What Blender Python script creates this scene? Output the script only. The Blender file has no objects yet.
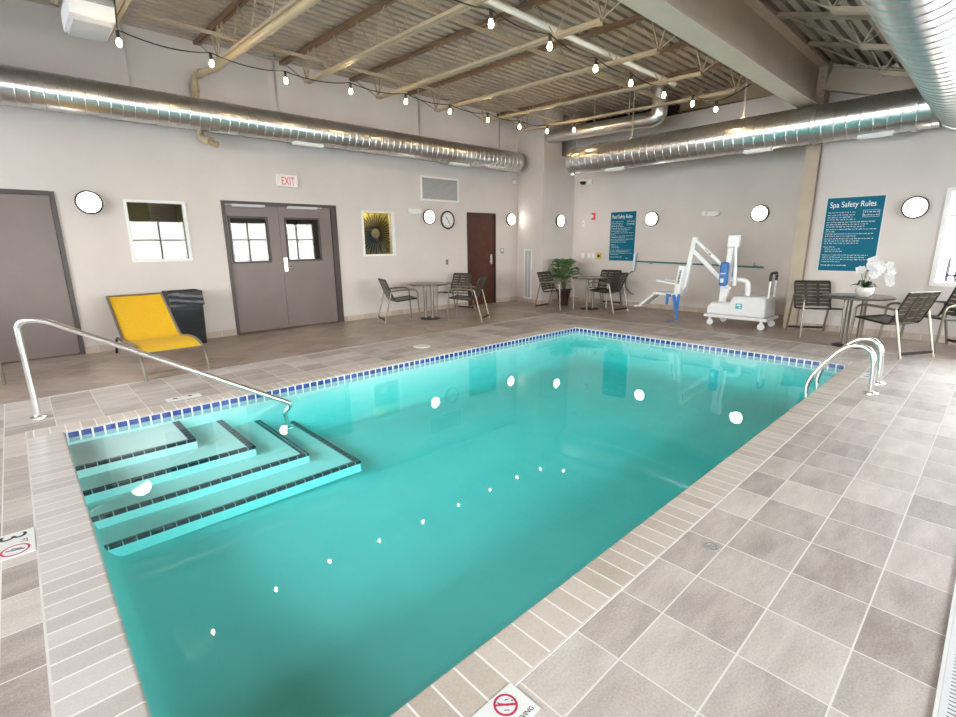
import bpy, bmesh, math, random
from mathutils import Vector, Matrix
random.seed(7)
S = bpy.context.scene
COL = S.collection
PI = math.pi
def V(*a): return Vector(a)

# ------------------------------------------------------------------ materials
def new_mat(name):
    m = bpy.data.materials.new(name); m.use_nodes = True
    nt = m.node_tree
    b = nt.nodes['Principled BSDF']
    return m, nt, b
def mat(name, col, rough=0.5, metal=0.0, var=0.08, scale=6.0, bump=0.0, bscale=60.0, spec=0.5, coat=0.0, emit=None, estr=0.0):
    m, nt, b = new_mat(name)
    N, Lk = nt.nodes.new, nt.links.new
    tc = N('ShaderNodeTexCoord')
    nz = N('ShaderNodeTexNoise'); nz.inputs['Scale'].default_value = scale; nz.inputs['Detail'].default_value = 4
    Lk(tc.outputs['Object'], nz.inputs['Vector'])
    rp = N('ShaderNodeValToRGB')
    rp.color_ramp.elements[0].position = 0.3; rp.color_ramp.elements[1].position = 0.7
    rp.color_ramp.elements[0].color = (*[c*(1-var) for c in col], 1)
    rp.color_ramp.elements[1].color = (*[min(1, c*(1+var)) for c in col], 1)
    Lk(nz.outputs['Fac'], rp.inputs['Fac']); Lk(rp.outputs['Color'], b.inputs['Base Color'])
    b.inputs['Roughness'].default_value = rough; b.inputs['Metallic'].default_value = metal
    b.inputs['Specular IOR Level'].default_value = spec
    b.inputs['Coat Weight'].default_value = coat
    if bump:
        n2 = N('ShaderNodeTexNoise'); n2.inputs['Scale'].default_value = bscale; n2.inputs['Detail'].default_value = 6
        Lk(tc.outputs['Object'], n2.inputs['Vector'])
        bp = N('ShaderNodeBump'); bp.inputs['Strength'].default_value = bump; bp.inputs['Distance'].default_value = 0.02
        Lk(n2.outputs['Fac'], bp.inputs['Height']); Lk(bp.outputs['Normal'], b.inputs['Normal'])
    if emit:
        b.inputs['Emission Color'].default_value = (*emit, 1); b.inputs['Emission Strength'].default_value = estr
    return m

def math_node(nt, op, a=None, b=None, c=None):
    n = nt.nodes.new('ShaderNodeMath'); n.operation = op
    for i, x in enumerate((a, b, c)):
        if x is None: continue
        if isinstance(x, (int, float)): n.inputs[i].default_value = x
        else: nt.links.new(x, n.inputs[i])
    return n.outputs[0]

def tile_mat(name, c_lo, c_hi, grout, px, py, ox, oy, w=0.006, rot=0.0, rough=0.38, vein=0.5, spec=.5):
    """rectangular ceramic tile with grout lines, a value per tile and drifting veins"""
    m, nt, b = new_mat(name)
    N, Lk = nt.nodes.new, nt.links.new
    tc = N('ShaderNodeTexCoord')
    mp = N('ShaderNodeMapping'); mp.inputs['Rotation'].default_value = (0, 0, rot)
    Lk(tc.outputs['Object'], mp.inputs['Vector'])
    sx = N('ShaderNodeSeparateXYZ'); Lk(mp.outputs['Vector'], sx.inputs[0])
    u = math_node(nt, 'DIVIDE', math_node(nt, 'SUBTRACT', sx.outputs['X'], ox), px)
    v = math_node(nt, 'DIVIDE', math_node(nt, 'SUBTRACT', sx.outputs['Y'], oy), py)
    fu = math_node(nt, 'FLOOR', u); fv = math_node(nt, 'FLOOR', v)
    gu = math_node(nt, 'MULTIPLY', math_node(nt, 'PINGPONG', u, 0.5), px)
    gv = math_node(nt, 'MULTIPLY', math_node(nt, 'PINGPONG', v, 0.5), py)
    g = math_node(nt, 'MINIMUM', gu, gv)
    mask = math_node(nt, 'LESS_THAN', g, w/2)
    cx = N('ShaderNodeCombineXYZ'); Lk(fu, cx.inputs[0]); Lk(fv, cx.inputs[1])
    wn = N('ShaderNodeTexWhiteNoise'); wn.noise_dimensions = '2D'; Lk(cx.outputs[0], wn.inputs['Vector'])
    # veins: noise stretched, shifted per tile
    vm = N('ShaderNodeVectorMath'); vm.operation = 'MULTIPLY_ADD'
    Lk(wn.outputs['Color'], vm.inputs[0]); vm.inputs[1].default_value = (9, 9, 9); Lk(mp.outputs['Vector'], vm.inputs[2])
    m2 = N('ShaderNodeMapping'); m2.inputs['Rotation'].default_value = (0, 0, 0.6); m2.inputs['Scale'].default_value = (2.2, 7.0, 1)
    Lk(vm.outputs[0], m2.inputs['Vector'])
    nz = N('ShaderNodeTexNoise'); nz.inputs['Scale'].default_value = 1.3; nz.inputs['Detail'].default_value = 6; nz.inputs['Roughness'].default_value = .62; nz.inputs['Distortion'].default_value = .25
    Lk(m2.outputs[0], nz.inputs['Vector'])
    sp = N('ShaderNodeTexNoise'); sp.inputs['Scale'].default_value = 120; sp.inputs['Detail'].default_value = 3; Lk(mp.outputs['Vector'], sp.inputs['Vector'])
    f = math_node(nt, 'ADD', math_node(nt, 'MULTIPLY', math_node(nt, 'SUBTRACT', nz.outputs['Fac'], .5), vein*2.4), math_node(nt, 'MULTIPLY', math_node(nt, 'SUBTRACT', wn.outputs['Value'], .5), .55))
    f = math_node(nt, 'ADD', f, math_node(nt, 'MULTIPLY', math_node(nt, 'SUBTRACT', sp.outputs['Fac'], .5), .8))
    f = math_node(nt, 'ADD', f, .5)
    rp = N('ShaderNodeValToRGB'); rp.color_ramp.elements[0].color = (*c_lo, 1); rp.color_ramp.elements[1].color = (*c_hi, 1)
    Lk(f, rp.inputs['Fac'])
    mx = N('ShaderNodeMix'); mx.data_type = 'RGBA'
    Lk(mask, mx.inputs['Factor']); Lk(rp.outputs['Color'], mx.inputs['A']); mx.inputs['B'].default_value = (*grout, 1)
    Lk(mx.outputs['Result'], b.inputs['Base Color'])
    r = math_node(nt, 'ADD', math_node(nt, 'MULTIPLY', mask, .35), rough); Lk(r, b.inputs['Roughness']); b.inputs['Specular IOR Level'].default_value = spec
    bp = N('ShaderNodeBump'); bp.inputs['Strength'].default_value = .25; bp.inputs['Distance'].default_value = .004
    h = math_node(nt, 'ADD', math_node(nt, 'MULTIPLY', mask, -1.0), math_node(nt, 'MULTIPLY', nz.outputs['Fac'], .3))
    Lk(h, bp.inputs['Height']); Lk(bp.outputs['Normal'], b.inputs['Normal'])
    return m

M = {}
M['wall'] = mat('painted_plaster', (.63, .578, .55), .75, var=.035, scale=1.6, bump=.10, bscale=45)
M['wall_dark'] = mat('unlit_void', (.012, .011, .010), .9)  # near-black colour stands in for the shade inside openings
M['white'] = mat('white_paint', (.78, .78, .77), .45, var=.03)
M['deck'] = mat('tan_deck_paint', (.43, .365, .30), .55, var=.12, scale=2.5)
M['steel_tan'] = mat('tan_steel_paint', (.39, .31, .215), .42, var=.10, scale=3)
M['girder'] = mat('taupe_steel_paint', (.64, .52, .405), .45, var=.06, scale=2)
M['chord_brown'] = mat('bare_brown_chord', (.19, .11, .062), .5, var=.15, scale=4)
M['gold'] = mat('gold_pipe_paint', (.42, .33, .20), .3, var=.08, spec=.6)
M['galv'] = mat('galvanized_steel', (.60, .59, .585), .28, metal=.92, var=.06, scale=3)
M['chrome'] = mat('polished_stainless', (.90, .90, .90), .24, metal=1.0, var=.03)
M['door_mauve'] = mat('mauve_brown_door_paint', (.165, .125, .115), .38, var=.06, scale=3)
M['door_frame'] = mat('dark_brown_frame_paint', (.045, .030, .028), .4, var=.08)
M['door_wood'] = mat('dark_red_wood', (.075, .024, .012), .35, var=.25, scale=5)
M['rubber'] = mat('black_rubber', (.012, .012, .013), .55)
M['black_plastic'] = mat('black_plastic_bag', (.005, .006, .009), .20, var=.2, scale=8, bump=.25, bscale=6, spec=.35)
M['yellow'] = mat('yellow_sling_fabric', (.82, .47, .010), .6, var=.05, scale=30, bump=.15, bscale=400)
M['frame_bronze'] = mat('champagne_frame_metal', (.23, .205, .165), .32, metal=.55, var=.05)
M['frame_dark'] = mat('dark_frame_metal', (.030, .026, .024), .4, metal=.3)
M['strap'] = mat('brown_vinyl_strap', (.050, .040, .030), .28, var=.25, scale=14, spec=.6)
M['table_top'] = mat('brown_laminate_top', (.10, .082, .068), .22, var=.2, scale=8)
M['table_base'] = mat('black_cast_iron', (.010, .010, .011), .45)
M['lift_white'] = mat('white_powder_coat', (.80, .81, .83), .3, var=.03)
M['lift_blue'] = mat('blue_plastic', (.025, .16, .46), .35, var=.06)
M['strap_blue'] = mat('blue_webbing', (.02, .17, .50), .6, var=.1)
M['teal_badge'] = mat('teal_sticker', (.02, .42, .50), .4)
M['sign_blue'] = mat('teal_blue_sign', (.004, .125, .205), .6, var=.08, scale=2, spec=.15)
M['sign_white'] = mat('white_lettering', (.78, .88, .88), .5, var=.02)
M['sign_edge'] = mat('pale_sign_edge', (.62, .68, .68), .5, var=.02)
M['lamp_glow'] = mat('lit_lamp_diffuser', (.9, .88, .82), .5, emit=(1.0, .95, .86), estr=4.2)
M['lobby_glow'] = mat('lit_lobby_globe', (.9, .85, .7), .4, emit=(1.0, .86, .55), estr=14.0)
M['bulb_glow'] = mat('lit_warm_bulb', (.9, .8, .6), .4, emit=(1.0, .72, .36), estr=48.0)
M['lamp_rim'] = mat('dark_bronze_rim', (.05, .04, .034), .35, metal=.4)
M['cable'] = mat('black_cable', (.012, .011, .010), .6)
M['red'] = mat('red_plastic', (.55, .02, .03), .4)
M['red_print'] = mat('crimson_print', (.50, .03, .09), .5)
M['black_print'] = mat('black_print', (.02, .02, .025), .5)
M['exit_white'] = mat('exit_sign_housing', (.80, .78, .76), .4, var=.02)
M['exit_red'] = mat('exit_letters', (.55, .015, .04), .4, emit=(1, .04, .08), estr=.12)
M['marker_white'] = mat('white_marker_tile', (.75, .75, .74), .3, var=.04)
M['brass'] = mat('yellow_plate', (.62, .42, .10), .4)
M['louver'] = mat('grey_louver', (.50, .51, .53), .45, var=.05)
M['leaf'] = mat('palm_leaf', (.035, .115, .018), .4, var=.45, scale=7)
M['leaf_dark'] = mat('orchid_leaf', (.012, .05, .016), .3, var=.3)
M['soil'] = mat('dark_soil', (.03, .02, .014), .9, bump=.6)
M['pot_brown'] = mat('brown_pot_glaze', (.045, .022, .015), .35)
M['pot_white'] = mat('white_glazed_pot', (.80, .78, .74), .25, var=.04)
M['petal'] = mat('white_petal', (.86, .86, .88), .55, var=.03)
M['petal_heart'] = mat('yellow_pink_heart', (.75, .55, .50), .5)
M['stem'] = mat('green_brown_stem', (.12, .15, .05), .5)
M['olive'] = mat('olive_yellow_paint', (.40, .35, .065), .6, var=.06)
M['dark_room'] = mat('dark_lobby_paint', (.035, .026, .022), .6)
M['paper'] = mat('white_paper', (.80, .80, .80), .6, var=.06, scale=20)
M['steel_dark'] = mat('dark_iron', (.025, .02, .015), .4, metal=.6)
M['mirror'] = mat('mirror_disc', (.8, .8, .8), .03, metal=1.0, var=.01)
M['plaster_pool'] = mat('pale_aqua_pool_plaster', (.53, .75, .735), .75, var=.03, scale=3)
M['plaster_step'] = mat('white_pool_plaster', (.74, .82, .80), .75, var=.03, scale=3)
M['ground'] = mat('pale_pavement', (.55, .56, .58), .9, var=.1, scale=.6)
M['rail_grey'] = mat('grey_railing', (.03, .034, .042), .5)
M['bath_beige'] = mat('beige_tile_base', (.50, .40, .32), .5, var=.12, scale=5)
M['plastic_grey'] = mat('grey_plastic', (.30, .29, .28), .5)
M['net_blue'] = mat('pale_blue_net_frame', (.60, .76, .86), .4)
M['pole_teal'] = mat('teal_pole_grip', (.015, .17, .18), .4)
M['hose'] = mat('dark_cord', (.05, .05, .055), .5)

TILE_LO, TILE_HI, GROUT = (.30, .248, .225), (.64, .575, .535), (.72, .68, .64)
M['floor_tile'] = tile_mat('porcelain_deck_tile', TILE_LO, TILE_HI, GROUT, .326, .2825, .055, .166, rough=.58, spec=.3, vein=.5)
M['floor_diag'] = tile_mat('diagonal_porcelain_tile', (.26, .195, .16), (.50, .40, .335), (.55, .48, .43), .30, .30, 0, 0, rot=PI/4, w=.005)
M['coping_x'] = tile_mat('coping_bullnose_tile', (.42, .355, .30), (.64, .57, .51), (.80, .77, .74), .100, 9.0, .005, -3.0, w=.008, vein=.3)
M['coping_y'] = tile_mat('coping_bullnose_tile_cross', (.46, .42, .39), (.64, .60, .57), (.80, .77, .75), 40.0, .100, -20.0, .02, w=.008, vein=.3)
M['base_tile'] = tile_mat('base_tile', (.36, .28, .22), (.60, .50, .42), GROUT, .33, .33, 0.05, 0.05, w=.005, rough=.45)

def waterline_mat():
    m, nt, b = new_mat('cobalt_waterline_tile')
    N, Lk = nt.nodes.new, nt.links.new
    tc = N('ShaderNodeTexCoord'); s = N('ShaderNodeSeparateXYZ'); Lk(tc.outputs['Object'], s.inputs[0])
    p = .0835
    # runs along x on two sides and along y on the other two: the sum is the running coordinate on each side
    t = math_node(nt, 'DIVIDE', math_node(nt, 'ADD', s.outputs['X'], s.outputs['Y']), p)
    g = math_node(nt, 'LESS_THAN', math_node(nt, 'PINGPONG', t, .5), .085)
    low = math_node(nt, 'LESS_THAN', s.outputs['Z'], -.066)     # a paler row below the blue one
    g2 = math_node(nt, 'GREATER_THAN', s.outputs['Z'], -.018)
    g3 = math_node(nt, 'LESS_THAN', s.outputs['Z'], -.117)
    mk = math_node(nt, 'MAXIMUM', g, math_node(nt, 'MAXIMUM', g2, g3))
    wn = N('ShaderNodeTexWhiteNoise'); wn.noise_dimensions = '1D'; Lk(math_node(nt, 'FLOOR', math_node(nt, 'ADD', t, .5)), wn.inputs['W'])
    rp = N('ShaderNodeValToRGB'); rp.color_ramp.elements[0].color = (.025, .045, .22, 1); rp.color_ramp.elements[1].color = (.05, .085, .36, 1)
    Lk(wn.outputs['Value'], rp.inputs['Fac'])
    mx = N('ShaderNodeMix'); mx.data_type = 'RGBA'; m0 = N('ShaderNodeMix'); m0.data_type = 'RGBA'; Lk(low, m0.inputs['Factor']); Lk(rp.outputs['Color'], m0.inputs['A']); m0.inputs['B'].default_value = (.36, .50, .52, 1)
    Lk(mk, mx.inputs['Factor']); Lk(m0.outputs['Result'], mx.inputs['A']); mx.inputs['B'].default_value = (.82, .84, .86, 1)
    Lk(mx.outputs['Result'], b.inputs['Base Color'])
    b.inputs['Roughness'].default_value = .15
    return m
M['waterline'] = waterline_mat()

def nosing_mat():
    m, nt, b = new_mat('black_nosing_tile')
    N, Lk = nt.nodes.new, nt.links.new
    tc = N('ShaderNodeTexCoord'); s = N('ShaderNodeSeparateXYZ'); Lk(tc.outputs['Object'], s.inputs[0])
    gx = math_node(nt, 'LESS_THAN', math_node(nt, 'PINGPONG', math_node(nt, 'DIVIDE', s.outputs['X'], .075), .5), .05)
    gy = math_node(nt, 'LESS_THAN', math_node(nt, 'PINGPONG', math_node(nt, 'DIVIDE', s.outputs['Y'], .075), .5), .05)
    mk = math_node(nt, 'MAXIMUM', gx, gy)
    mx = N('ShaderNodeMix'); mx.data_type = 'RGBA'; Lk(mk, mx.inputs['Factor']); mx.inputs['A'].default_value = (.006, .010, .022, 1); mx.inputs['B'].default_value = (.35, .42, .42, 1)
    Lk(mx.outputs['Result'], b.inputs['Base Color']); b.inputs['Roughness'].default_value = .4
    return m
M['nosing'] = nosing_mat()

def water_mat():
    m = bpy.data.materials.new('pool_water'); m.use_nodes = True
    nt = m.node_tree; nt.nodes.clear(); N, Lk = nt.nodes.new, nt.links.new
    out = N('ShaderNodeOutputMaterial')
    tr = N('ShaderNodeBsdfTransparent'); tr.inputs['Color'].default_value = (.97, 1, 1, 1)
    gl = N('ShaderNodeBsdfGlossy'); gl.inputs['Roughness'].default_value = .015
    fr = N('ShaderNodeFresnel'); fr.inputs['IOR'].default_value = 1.33
    tc = N('ShaderNodeTexCoord'); nz = N('ShaderNodeTexNoise'); nz.inputs['Scale'].default_value = 2.2; nz.inputs['Detail'].default_value = 2
    Lk(tc.outputs['Object'], nz.inputs['Vector'])
    bp = N('ShaderNodeBump'); bp.inputs['Strength'].default_value = .035; bp.inputs['Distance'].default_value = .02
    Lk(nz.outputs['Fac'], bp.inputs['Height']); Lk(bp.outputs['Normal'], gl.inputs['Normal']); Lk(bp.outputs['Normal'], fr.inputs['Normal'])
    ge = N('ShaderNodeNewGeometry')   # the mirror is the upper side of the surface only
    fac = math_node(nt, 'MULTIPLY', fr.outputs[0], math_node(nt, 'SUBTRACT', 1.0, ge.outputs['Backfacing']))
    mx = N('ShaderNodeMixShader'); Lk(fac, mx.inputs[0]); Lk(tr.outputs[0], mx.inputs[1]); Lk(gl.outputs[0], mx.inputs[2])
    Lk(mx.outputs[0], out.inputs['Surface'])
    ab = N('ShaderNodeVolumeAbsorption'); ab.inputs['Color'].default_value = WATER_COL; ab.inputs['Density'].default_value = WATER_DEN
    Lk(ab.outputs[0], out.inputs['Volume'])
    return m
WATER_COL = (.14, .905, .905, 1); WATER_DEN = 1.05
M['water'] = water_mat()

def glass_mat(name, ior=1.5, tint=(.93, .95, .95)):
    m = bpy.data.materials.new(name); m.use_nodes = True
    nt = m.node_tree; nt.nodes.clear(); N, Lk = nt.nodes.new, nt.links.new
    out = N('ShaderNodeOutputMaterial'); tr = N('ShaderNodeBsdfTransparent'); tr.inputs['Color'].default_value = (*tint, 1)
    gl = N('ShaderNodeBsdfGlossy'); gl.inputs['Roughness'].default_value = .0
    fr = N('ShaderNodeFresnel'); fr.inputs['IOR'].default_value = ior
    mx = N('ShaderNodeMixShader'); Lk(fr.outputs[0], mx.inputs[0]); Lk(tr.outputs[0], mx.inputs[1]); Lk(gl.outputs[0], mx.inputs[2])
    Lk(mx.outputs[0], out.inputs['Surface'])
    return m
M['glass'] = glass_mat('window_glass')
M['glass_dark'] = glass_mat('tinted_interior_glass', 1.52, (.75, .76, .75))

# ------------------------------------------------------------------ mesh builder
class MB:
    def __init__(s): s.v = []; s.f = []; s.mi = []
    def add(s, verts, faces, mi=0):
        o = len(s.v); s.v += [Vector(p) for p in verts]
        for f in faces: s.f.append([o+i for i in f]); s.mi.append(mi)
        return s
    def box(s, a, b, mi=0, rot=None, about=None):
        x0, y0, z0 = a; x1, y1, z1 = b
        P = [V(x, y, z) for z in (z0, z1) for y in (y0, y1) for x in (x0, x1)]
        if rot is not None:
            c = Vector(about) if about is not None else (P[0]+P[7])/2
            P = [rot @ (p-c) + c for p in P]
        return s.add(P, [(0, 2, 3, 1), (4, 5, 7, 6), (0, 1, 5, 4), (2, 6, 7, 3), (0, 4, 6, 2), (1, 3, 7, 5)], mi)
    def bar(s, p, q, w, h, up=(0, 0, 1), mi=0):
        """rectangular bar from p to q; w across, h along up"""
        p, q, up = Vector(p), Vector(q), Vector(up)
        d = (q-p).normalized(); r = d.cross(up)
        if r.length < 1e-6: r = d.cross(V(1, 0, 0))
        r.normalize(); u = r.cross(d).normalized()
        P = []
        for c in (p, q):
            for a, b in ((-1, -1), (1, -1), (1, 1), (-1, 1)): P.append(c + r*a*w/2 + u*b*h/2)
        return s.add(P, [(3, 2, 1, 0), (4, 5, 6, 7), (0, 1, 5, 4), (1, 2, 6, 5), (2, 3, 7, 6), (3, 0, 4, 7)], mi)
    def tube(s, pts, r, n=10, mi=0, cap=True, closed=False):
        pts = [Vector(p) for p in pts]; k = len(pts); rings = []
        nrm = None
        for i, p in enumerate(pts):
            a = pts[(i-1) % k] if (i > 0 or closed) else p
            b = pts[(i+1) % k] if (i < k-1 or closed) else p
            d = (b-a).normalized()
            if nrm is None:
                nrm = d.cross(V(0, 0, 1))
                if nrm.length < 1e-3: nrm = d.cross(V(1, 0, 0))
            nrm = (nrm - d*nrm.dot(d)).normalized(); bn = d.cross(nrm)
            rr = r[i] if isinstance(r, (list, tuple)) else r
            rings.append([p + (nrm*math.cos(2*PI*j/n) + bn*math.sin(2*PI*j/n))*rr for j in range(n)])
        verts = [q for ring in rings for q in ring]; faces = []
        m = k if closed else k-1
        for i in range(m):
            for j in range(n):
                a = i*n+j; b = i*n+(j+1) % n; c = ((i+1) % k)*n+(j+1) % n; d = ((i+1) % k)*n+j
                faces.append((a, b, c, d))
        if cap and not closed:
            faces.append(tuple(range(n-1, -1, -1))); faces.append(tuple((k-1)*n+j for j in range(n)))
        return s.add(verts, faces, mi)
    def lathe(s, prof, c=(0, 0, 0), axis='Z', n=24, mi=0, cap=True):
        """prof: (radius, height) along the axis"""
        c = Vector(c); verts = []; faces = []; k = len(prof)
        for r, h in prof:
            for j in range(n):
                a = 2*PI*j/n; p = (r*math.cos(a), r*math.sin(a), h)
                if axis == 'Y': p = (p[0], p[2], p[1])
                if axis == 'X': p = (p[2], p[0], p[1])
                verts.append(c+Vector(p))
        for i in range(k-1):
            for j in range(n): faces.append((i*n+j, i*n+(j+1) % n, (i+1)*n+(j+1) % n, (i+1)*n+j))
        if cap: faces.append(tuple(range(n-1, -1, -1))); faces.append(tuple((k-1)*n+j for j in range(n)))
        return s.add(verts, faces, mi)
    def prism(s, poly, vec, mi=0):
        n = len(poly); vec = Vector(vec); P = [Vector(p) for p in poly]; P += [p+vec for p in P]
        F = [tuple(range(n-1, -1, -1)), tuple(range(n, 2*n))]
        for i in range(n): F.append((i, (i+1) % n, n+(i+1) % n, n+i))
        return s.add(P, F, mi)
    def quad(s, a, b, c, d, mi=0): return s.add([a, b, c, d], [(0, 1, 2, 3)], mi)
    def sphere(s, c, r, n=12, m=8, sc=(1, 1, 1), mi=0):
        prof = []; c = Vector(c); verts = []; faces = []
        for i in range(1, m):
            t = PI*i/m
            for j in range(n):
                a = 2*PI*j/n
                verts.append(c+V(r*math.sin(t)*math.cos(a)*sc[0], r*math.sin(t)*math.sin(a)*sc[1], r*math.cos(t)*sc[2]))
        verts += [c+V(0, 0, r*sc[2]), c-V(0, 0, r*sc[2])]
        for i in range(m-2):
            for j in range(n): faces.append((i*n+j, (i+1)*n+j, (i+1)*n+(j+1) % n, i*n+(j+1) % n))
        T = (m-1)*n
        for j in range(n):
            faces.append((T, j, (j+1) % n)); faces.append((T+1, (m-2)*n+(j+1) % n, (m-2)*n+j))
        return s.add(verts, faces, mi)
    def build(s, name, m, parent=None, smooth=False, bevel=0.0, world=False, fix=True):
        me = bpy.data.meshes.new(name)
        off = parent.location if (world and parent) else V(0, 0, 0)
        if world and parent and parent.parent: off = off + parent.parent.location
        me.from_pydata([p-off for p in s.v], [], s.f)
        for x in (m if isinstance(m, (list, tuple)) else [m]): me.materials.append(x)
        me.polygons.foreach_set('material_index', s.mi)
        if fix:
            bm = bmesh.new(); bm.from_mesh(me); bmesh.ops.recalc_face_normals(bm, faces=bm.faces); bm.to_mesh(me); bm.free()
        if smooth:
            me.polygons.foreach_set('use_smooth', [True]*len(me.polygons))
            me.set_sharp_from_angle(angle=math.radians(38))
        o = bpy.data.objects.new(name, me); COL.objects.link(o)
        if parent: o.parent = parent
        if bevel:
            b = o.modifiers.new('soft_edge', 'BEVEL'); b.width = bevel; b.segments = 2; b.limit_method = 'ANGLE'
        return o

def thing(name, label, cat, loc=(0, 0, 0), rz=0.0, group=None, kind=None):
    o = bpy.data.objects.new(name, None); COL.objects.link(o); o.empty_display_size = .1
    o.location = loc; o.rotation_euler = (0, 0, rz)
    return tag(o, label, cat, group, kind)
def tag(o, label=None, cat=None, group=None, kind=None):
    if label: o['label'] = label
    if cat: o['category'] = cat
    if group: o['group'] = group
    if kind: o['kind'] = kind
    return o
def struct(o, label=None, cat=None):
    o['kind'] = 'structure'
    if label: o['label'] = label
    if cat: o['category'] = cat
    return o
def dup(root, loc, rz, label, group=None):
    r = root.copy(); COL.objects.link(r); r.location = loc; r.rotation_euler = (0, 0, rz); r['label'] = label
    if group: r['group'] = group
    for ch in list(root.children):
        c = ch.copy(); COL.objects.link(c); c.parent = r
        for g in list(ch.children):
            d = g.copy(); COL.objects.link(d); d.parent = c
    return r
def text(name, body, size, m, parent, loc, flat=False, rz=0.0, align='LEFT', shear=0.0, ext=.0015, sx=1.0, fit=None):
    cu = bpy.data.curves.new(name, 'FONT'); cu.body = body; cu.size = size; cu.extrude = ext; cu.align_x = align; cu.shear = shear
    cu.materials.append(m)
    t = bpy.data.objects.new(name, cu); COL.objects.link(t)
    bpy.context.view_layer.update()
    me = bpy.data.meshes.new_from_object(t.evaluated_get(bpy.context.evaluated_depsgraph_get())); me.name = name
    bpy.data.objects.remove(t)
    if fit:
        wd = max(v.co.x for v in me.vertices)-min(v.co.x for v in me.vertices); sx = min(1.3, fit/wd)
    for v in me.vertices: v.co.x *= sx
    o = bpy.data.objects.new(name, me); COL.objects.link(o); o.parent = parent; o.location = loc
    o.rotation_euler = (0 if flat else PI/2, 0, rz)
    return o
def arc(c, r, a0, a1, n, ax, ay):
    c, ax, ay = Vector(c), Vector(ax), Vector(ay)
    return [c + ax*r*math.cos(a0+(a1-a0)*i/n) + ay*r*math.sin(a0+(a1-a0)*i/n) for i in range(n+1)]
def fillet(pts, r, n=6):
    """round the inner corners of a polyline"""
    P = [Vector(p) for p in pts]; out = [P[0]]
    for i in range(1, len(P)-1):
        a, b, c = P[i-1], P[i], P[i+1]
        da = (a-b); dc = (c-b); k = min(r[i] if isinstance(r, (list, tuple)) else r, da.length*.49, dc.length*.49)
        p0 = b+da.normalized()*k; p2 = b+dc.normalized()*k
        for j in range(n+1):
            t = j/n; out.append(p0*(1-t)**2 + b*2*t*(1-t) + p2*t*t)
    out.append(P[-1]); return out
SKY = 9.0; EXPO = 1.46; FPX = 488.644; CAM = (math.radians(46.97193), math.radians(13.22552), math.radians(-0.64225))
# ------------------------------------------------------------------ room dimensions (metres)
YL = 8.75            # left wall (faces -y)
XB = 9.6             # right wall beyond the column bay (faces -x)
XR = 10.4            # right wall behind the pool lift
YF = 7.6             # side of the corner chase (faces -y)
CX0, CX1 = 9.60, 9.20   # chase: from (CX0, YL) to (CX1, YF)
YN, XN = -2.6, -3.5  # near wall and rear wall, behind the camera
PX0, PX1, PY0, PY1 = .085, 7.115, 1.118, 5.075    # pool opening
WZ = -.064            # water level
def deck_left(y): return 4.23 + (y-2.45)*.030
def deck_right(y): return 4.10 - .31*(2.45-y)

# ------------------------------------------------------------------ floor
def rect_faces(b, x0, x1, y0, y1, z=0, mi=0): b.quad((x0, y0, z), (x1, y0, z), (x1, y1, z), (x0, y1, z), mi)
ZX, ZY = 8.22, 6.42     # where the diagonal paving starts
cw = .2                 # coping width
FX0, FX1, FY0, FY1 = PX0-.225, PX1+cw, PY0-cw, PY1+cw
b = MB()
rect_faces(b, XN, FX0, YN, ZY); rect_faces(b, FX0, FX1, YN, FY0); rect_faces(b, FX0, FX1, FY1, ZY); rect_faces(b, FX1, ZX, YN, ZY)
rect_faces(b, XN, ZX, ZY, YL+.3, mi=1); rect_faces(b, ZX, XR+.2, YN, YL+.3, mi=1)
struct(b.build('floor', [M['floor_tile'], M['floor_diag']], fix=False), 'tiled pool deck floor', 'floor')
# pale joint between the straight and the diagonal paving
b = MB(); b.box((XN, ZY-.007, -.01), (ZX+.007, ZY+.007, .0015)); b.box((ZX-.007, YN, -.01), (ZX+.007, ZY, .0015))
mj = mat('pale_joint', (.66, .63, .60), .7)
j_ = .0045
b.box((FX0-j_, FY0-j_, -.01), (FX1+j_, FY0+j_, .0025)); b.box((FX0-j_, FY1-j_, -.01), (FX1+j_, FY1+j_, .0025)); b.box((FX0-j_, FY0+j_, -.01), (FX0+j_, FY1-j_, .0025)); b.box((FX1-j_, FY0+j_, -.01), (FX1+j_, FY1-j_, .0025))
struct(b.build('trim_1', mj), 'pale joint around the pool deck', 'joint')

# ------------------------------------------------------------------ pool
pool = thing('swimming_pool', 'rectangular sunken swimming pool with cobalt tile band and pale coping', 'pool', (0, 0, 0))
b = MB(); d0, d1 = -.46, -.56
xs, xe = 2.6, 6.4
rings = [(0, -.126, -.126), (0, d0+.36, d1+.40)]
for k in range(1, 9):
    a_ = PI/2*k/8; s_, c_ = math.sin(a_), 1-math.cos(a_)
    rings.append((.42*c_, d0+.36-.36*s_, d1+.40-.40*s_))
P = []
for ins, za, zb in rings: P += [(PX0+ins*.35, PY0+ins, za), (PX1-ins, PY0+ins, zb), (PX1-ins, PY1-ins, zb), (PX0+ins*.35, PY1-ins, za)]
F = []
for k in range(len(rings)-1):
    for q in range(4): F.append((4*k+q, 4*k+(q+1) % 4, 4*k+4+(q+1) % 4, 4*k+4+q))
m_ = 4*(len(rings)-1); F.append((m_, m_+1, m_+2, m_+3)); b.add(P, F)
b.build('basin', M['plaster_pool'], pool, smooth=True, fix=False)
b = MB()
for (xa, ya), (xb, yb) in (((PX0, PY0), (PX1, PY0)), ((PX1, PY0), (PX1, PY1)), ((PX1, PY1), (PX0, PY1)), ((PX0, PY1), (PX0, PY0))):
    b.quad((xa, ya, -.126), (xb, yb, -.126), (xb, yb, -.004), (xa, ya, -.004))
b.build('waterline_tile', M['waterline'], pool, fix=False)
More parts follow.
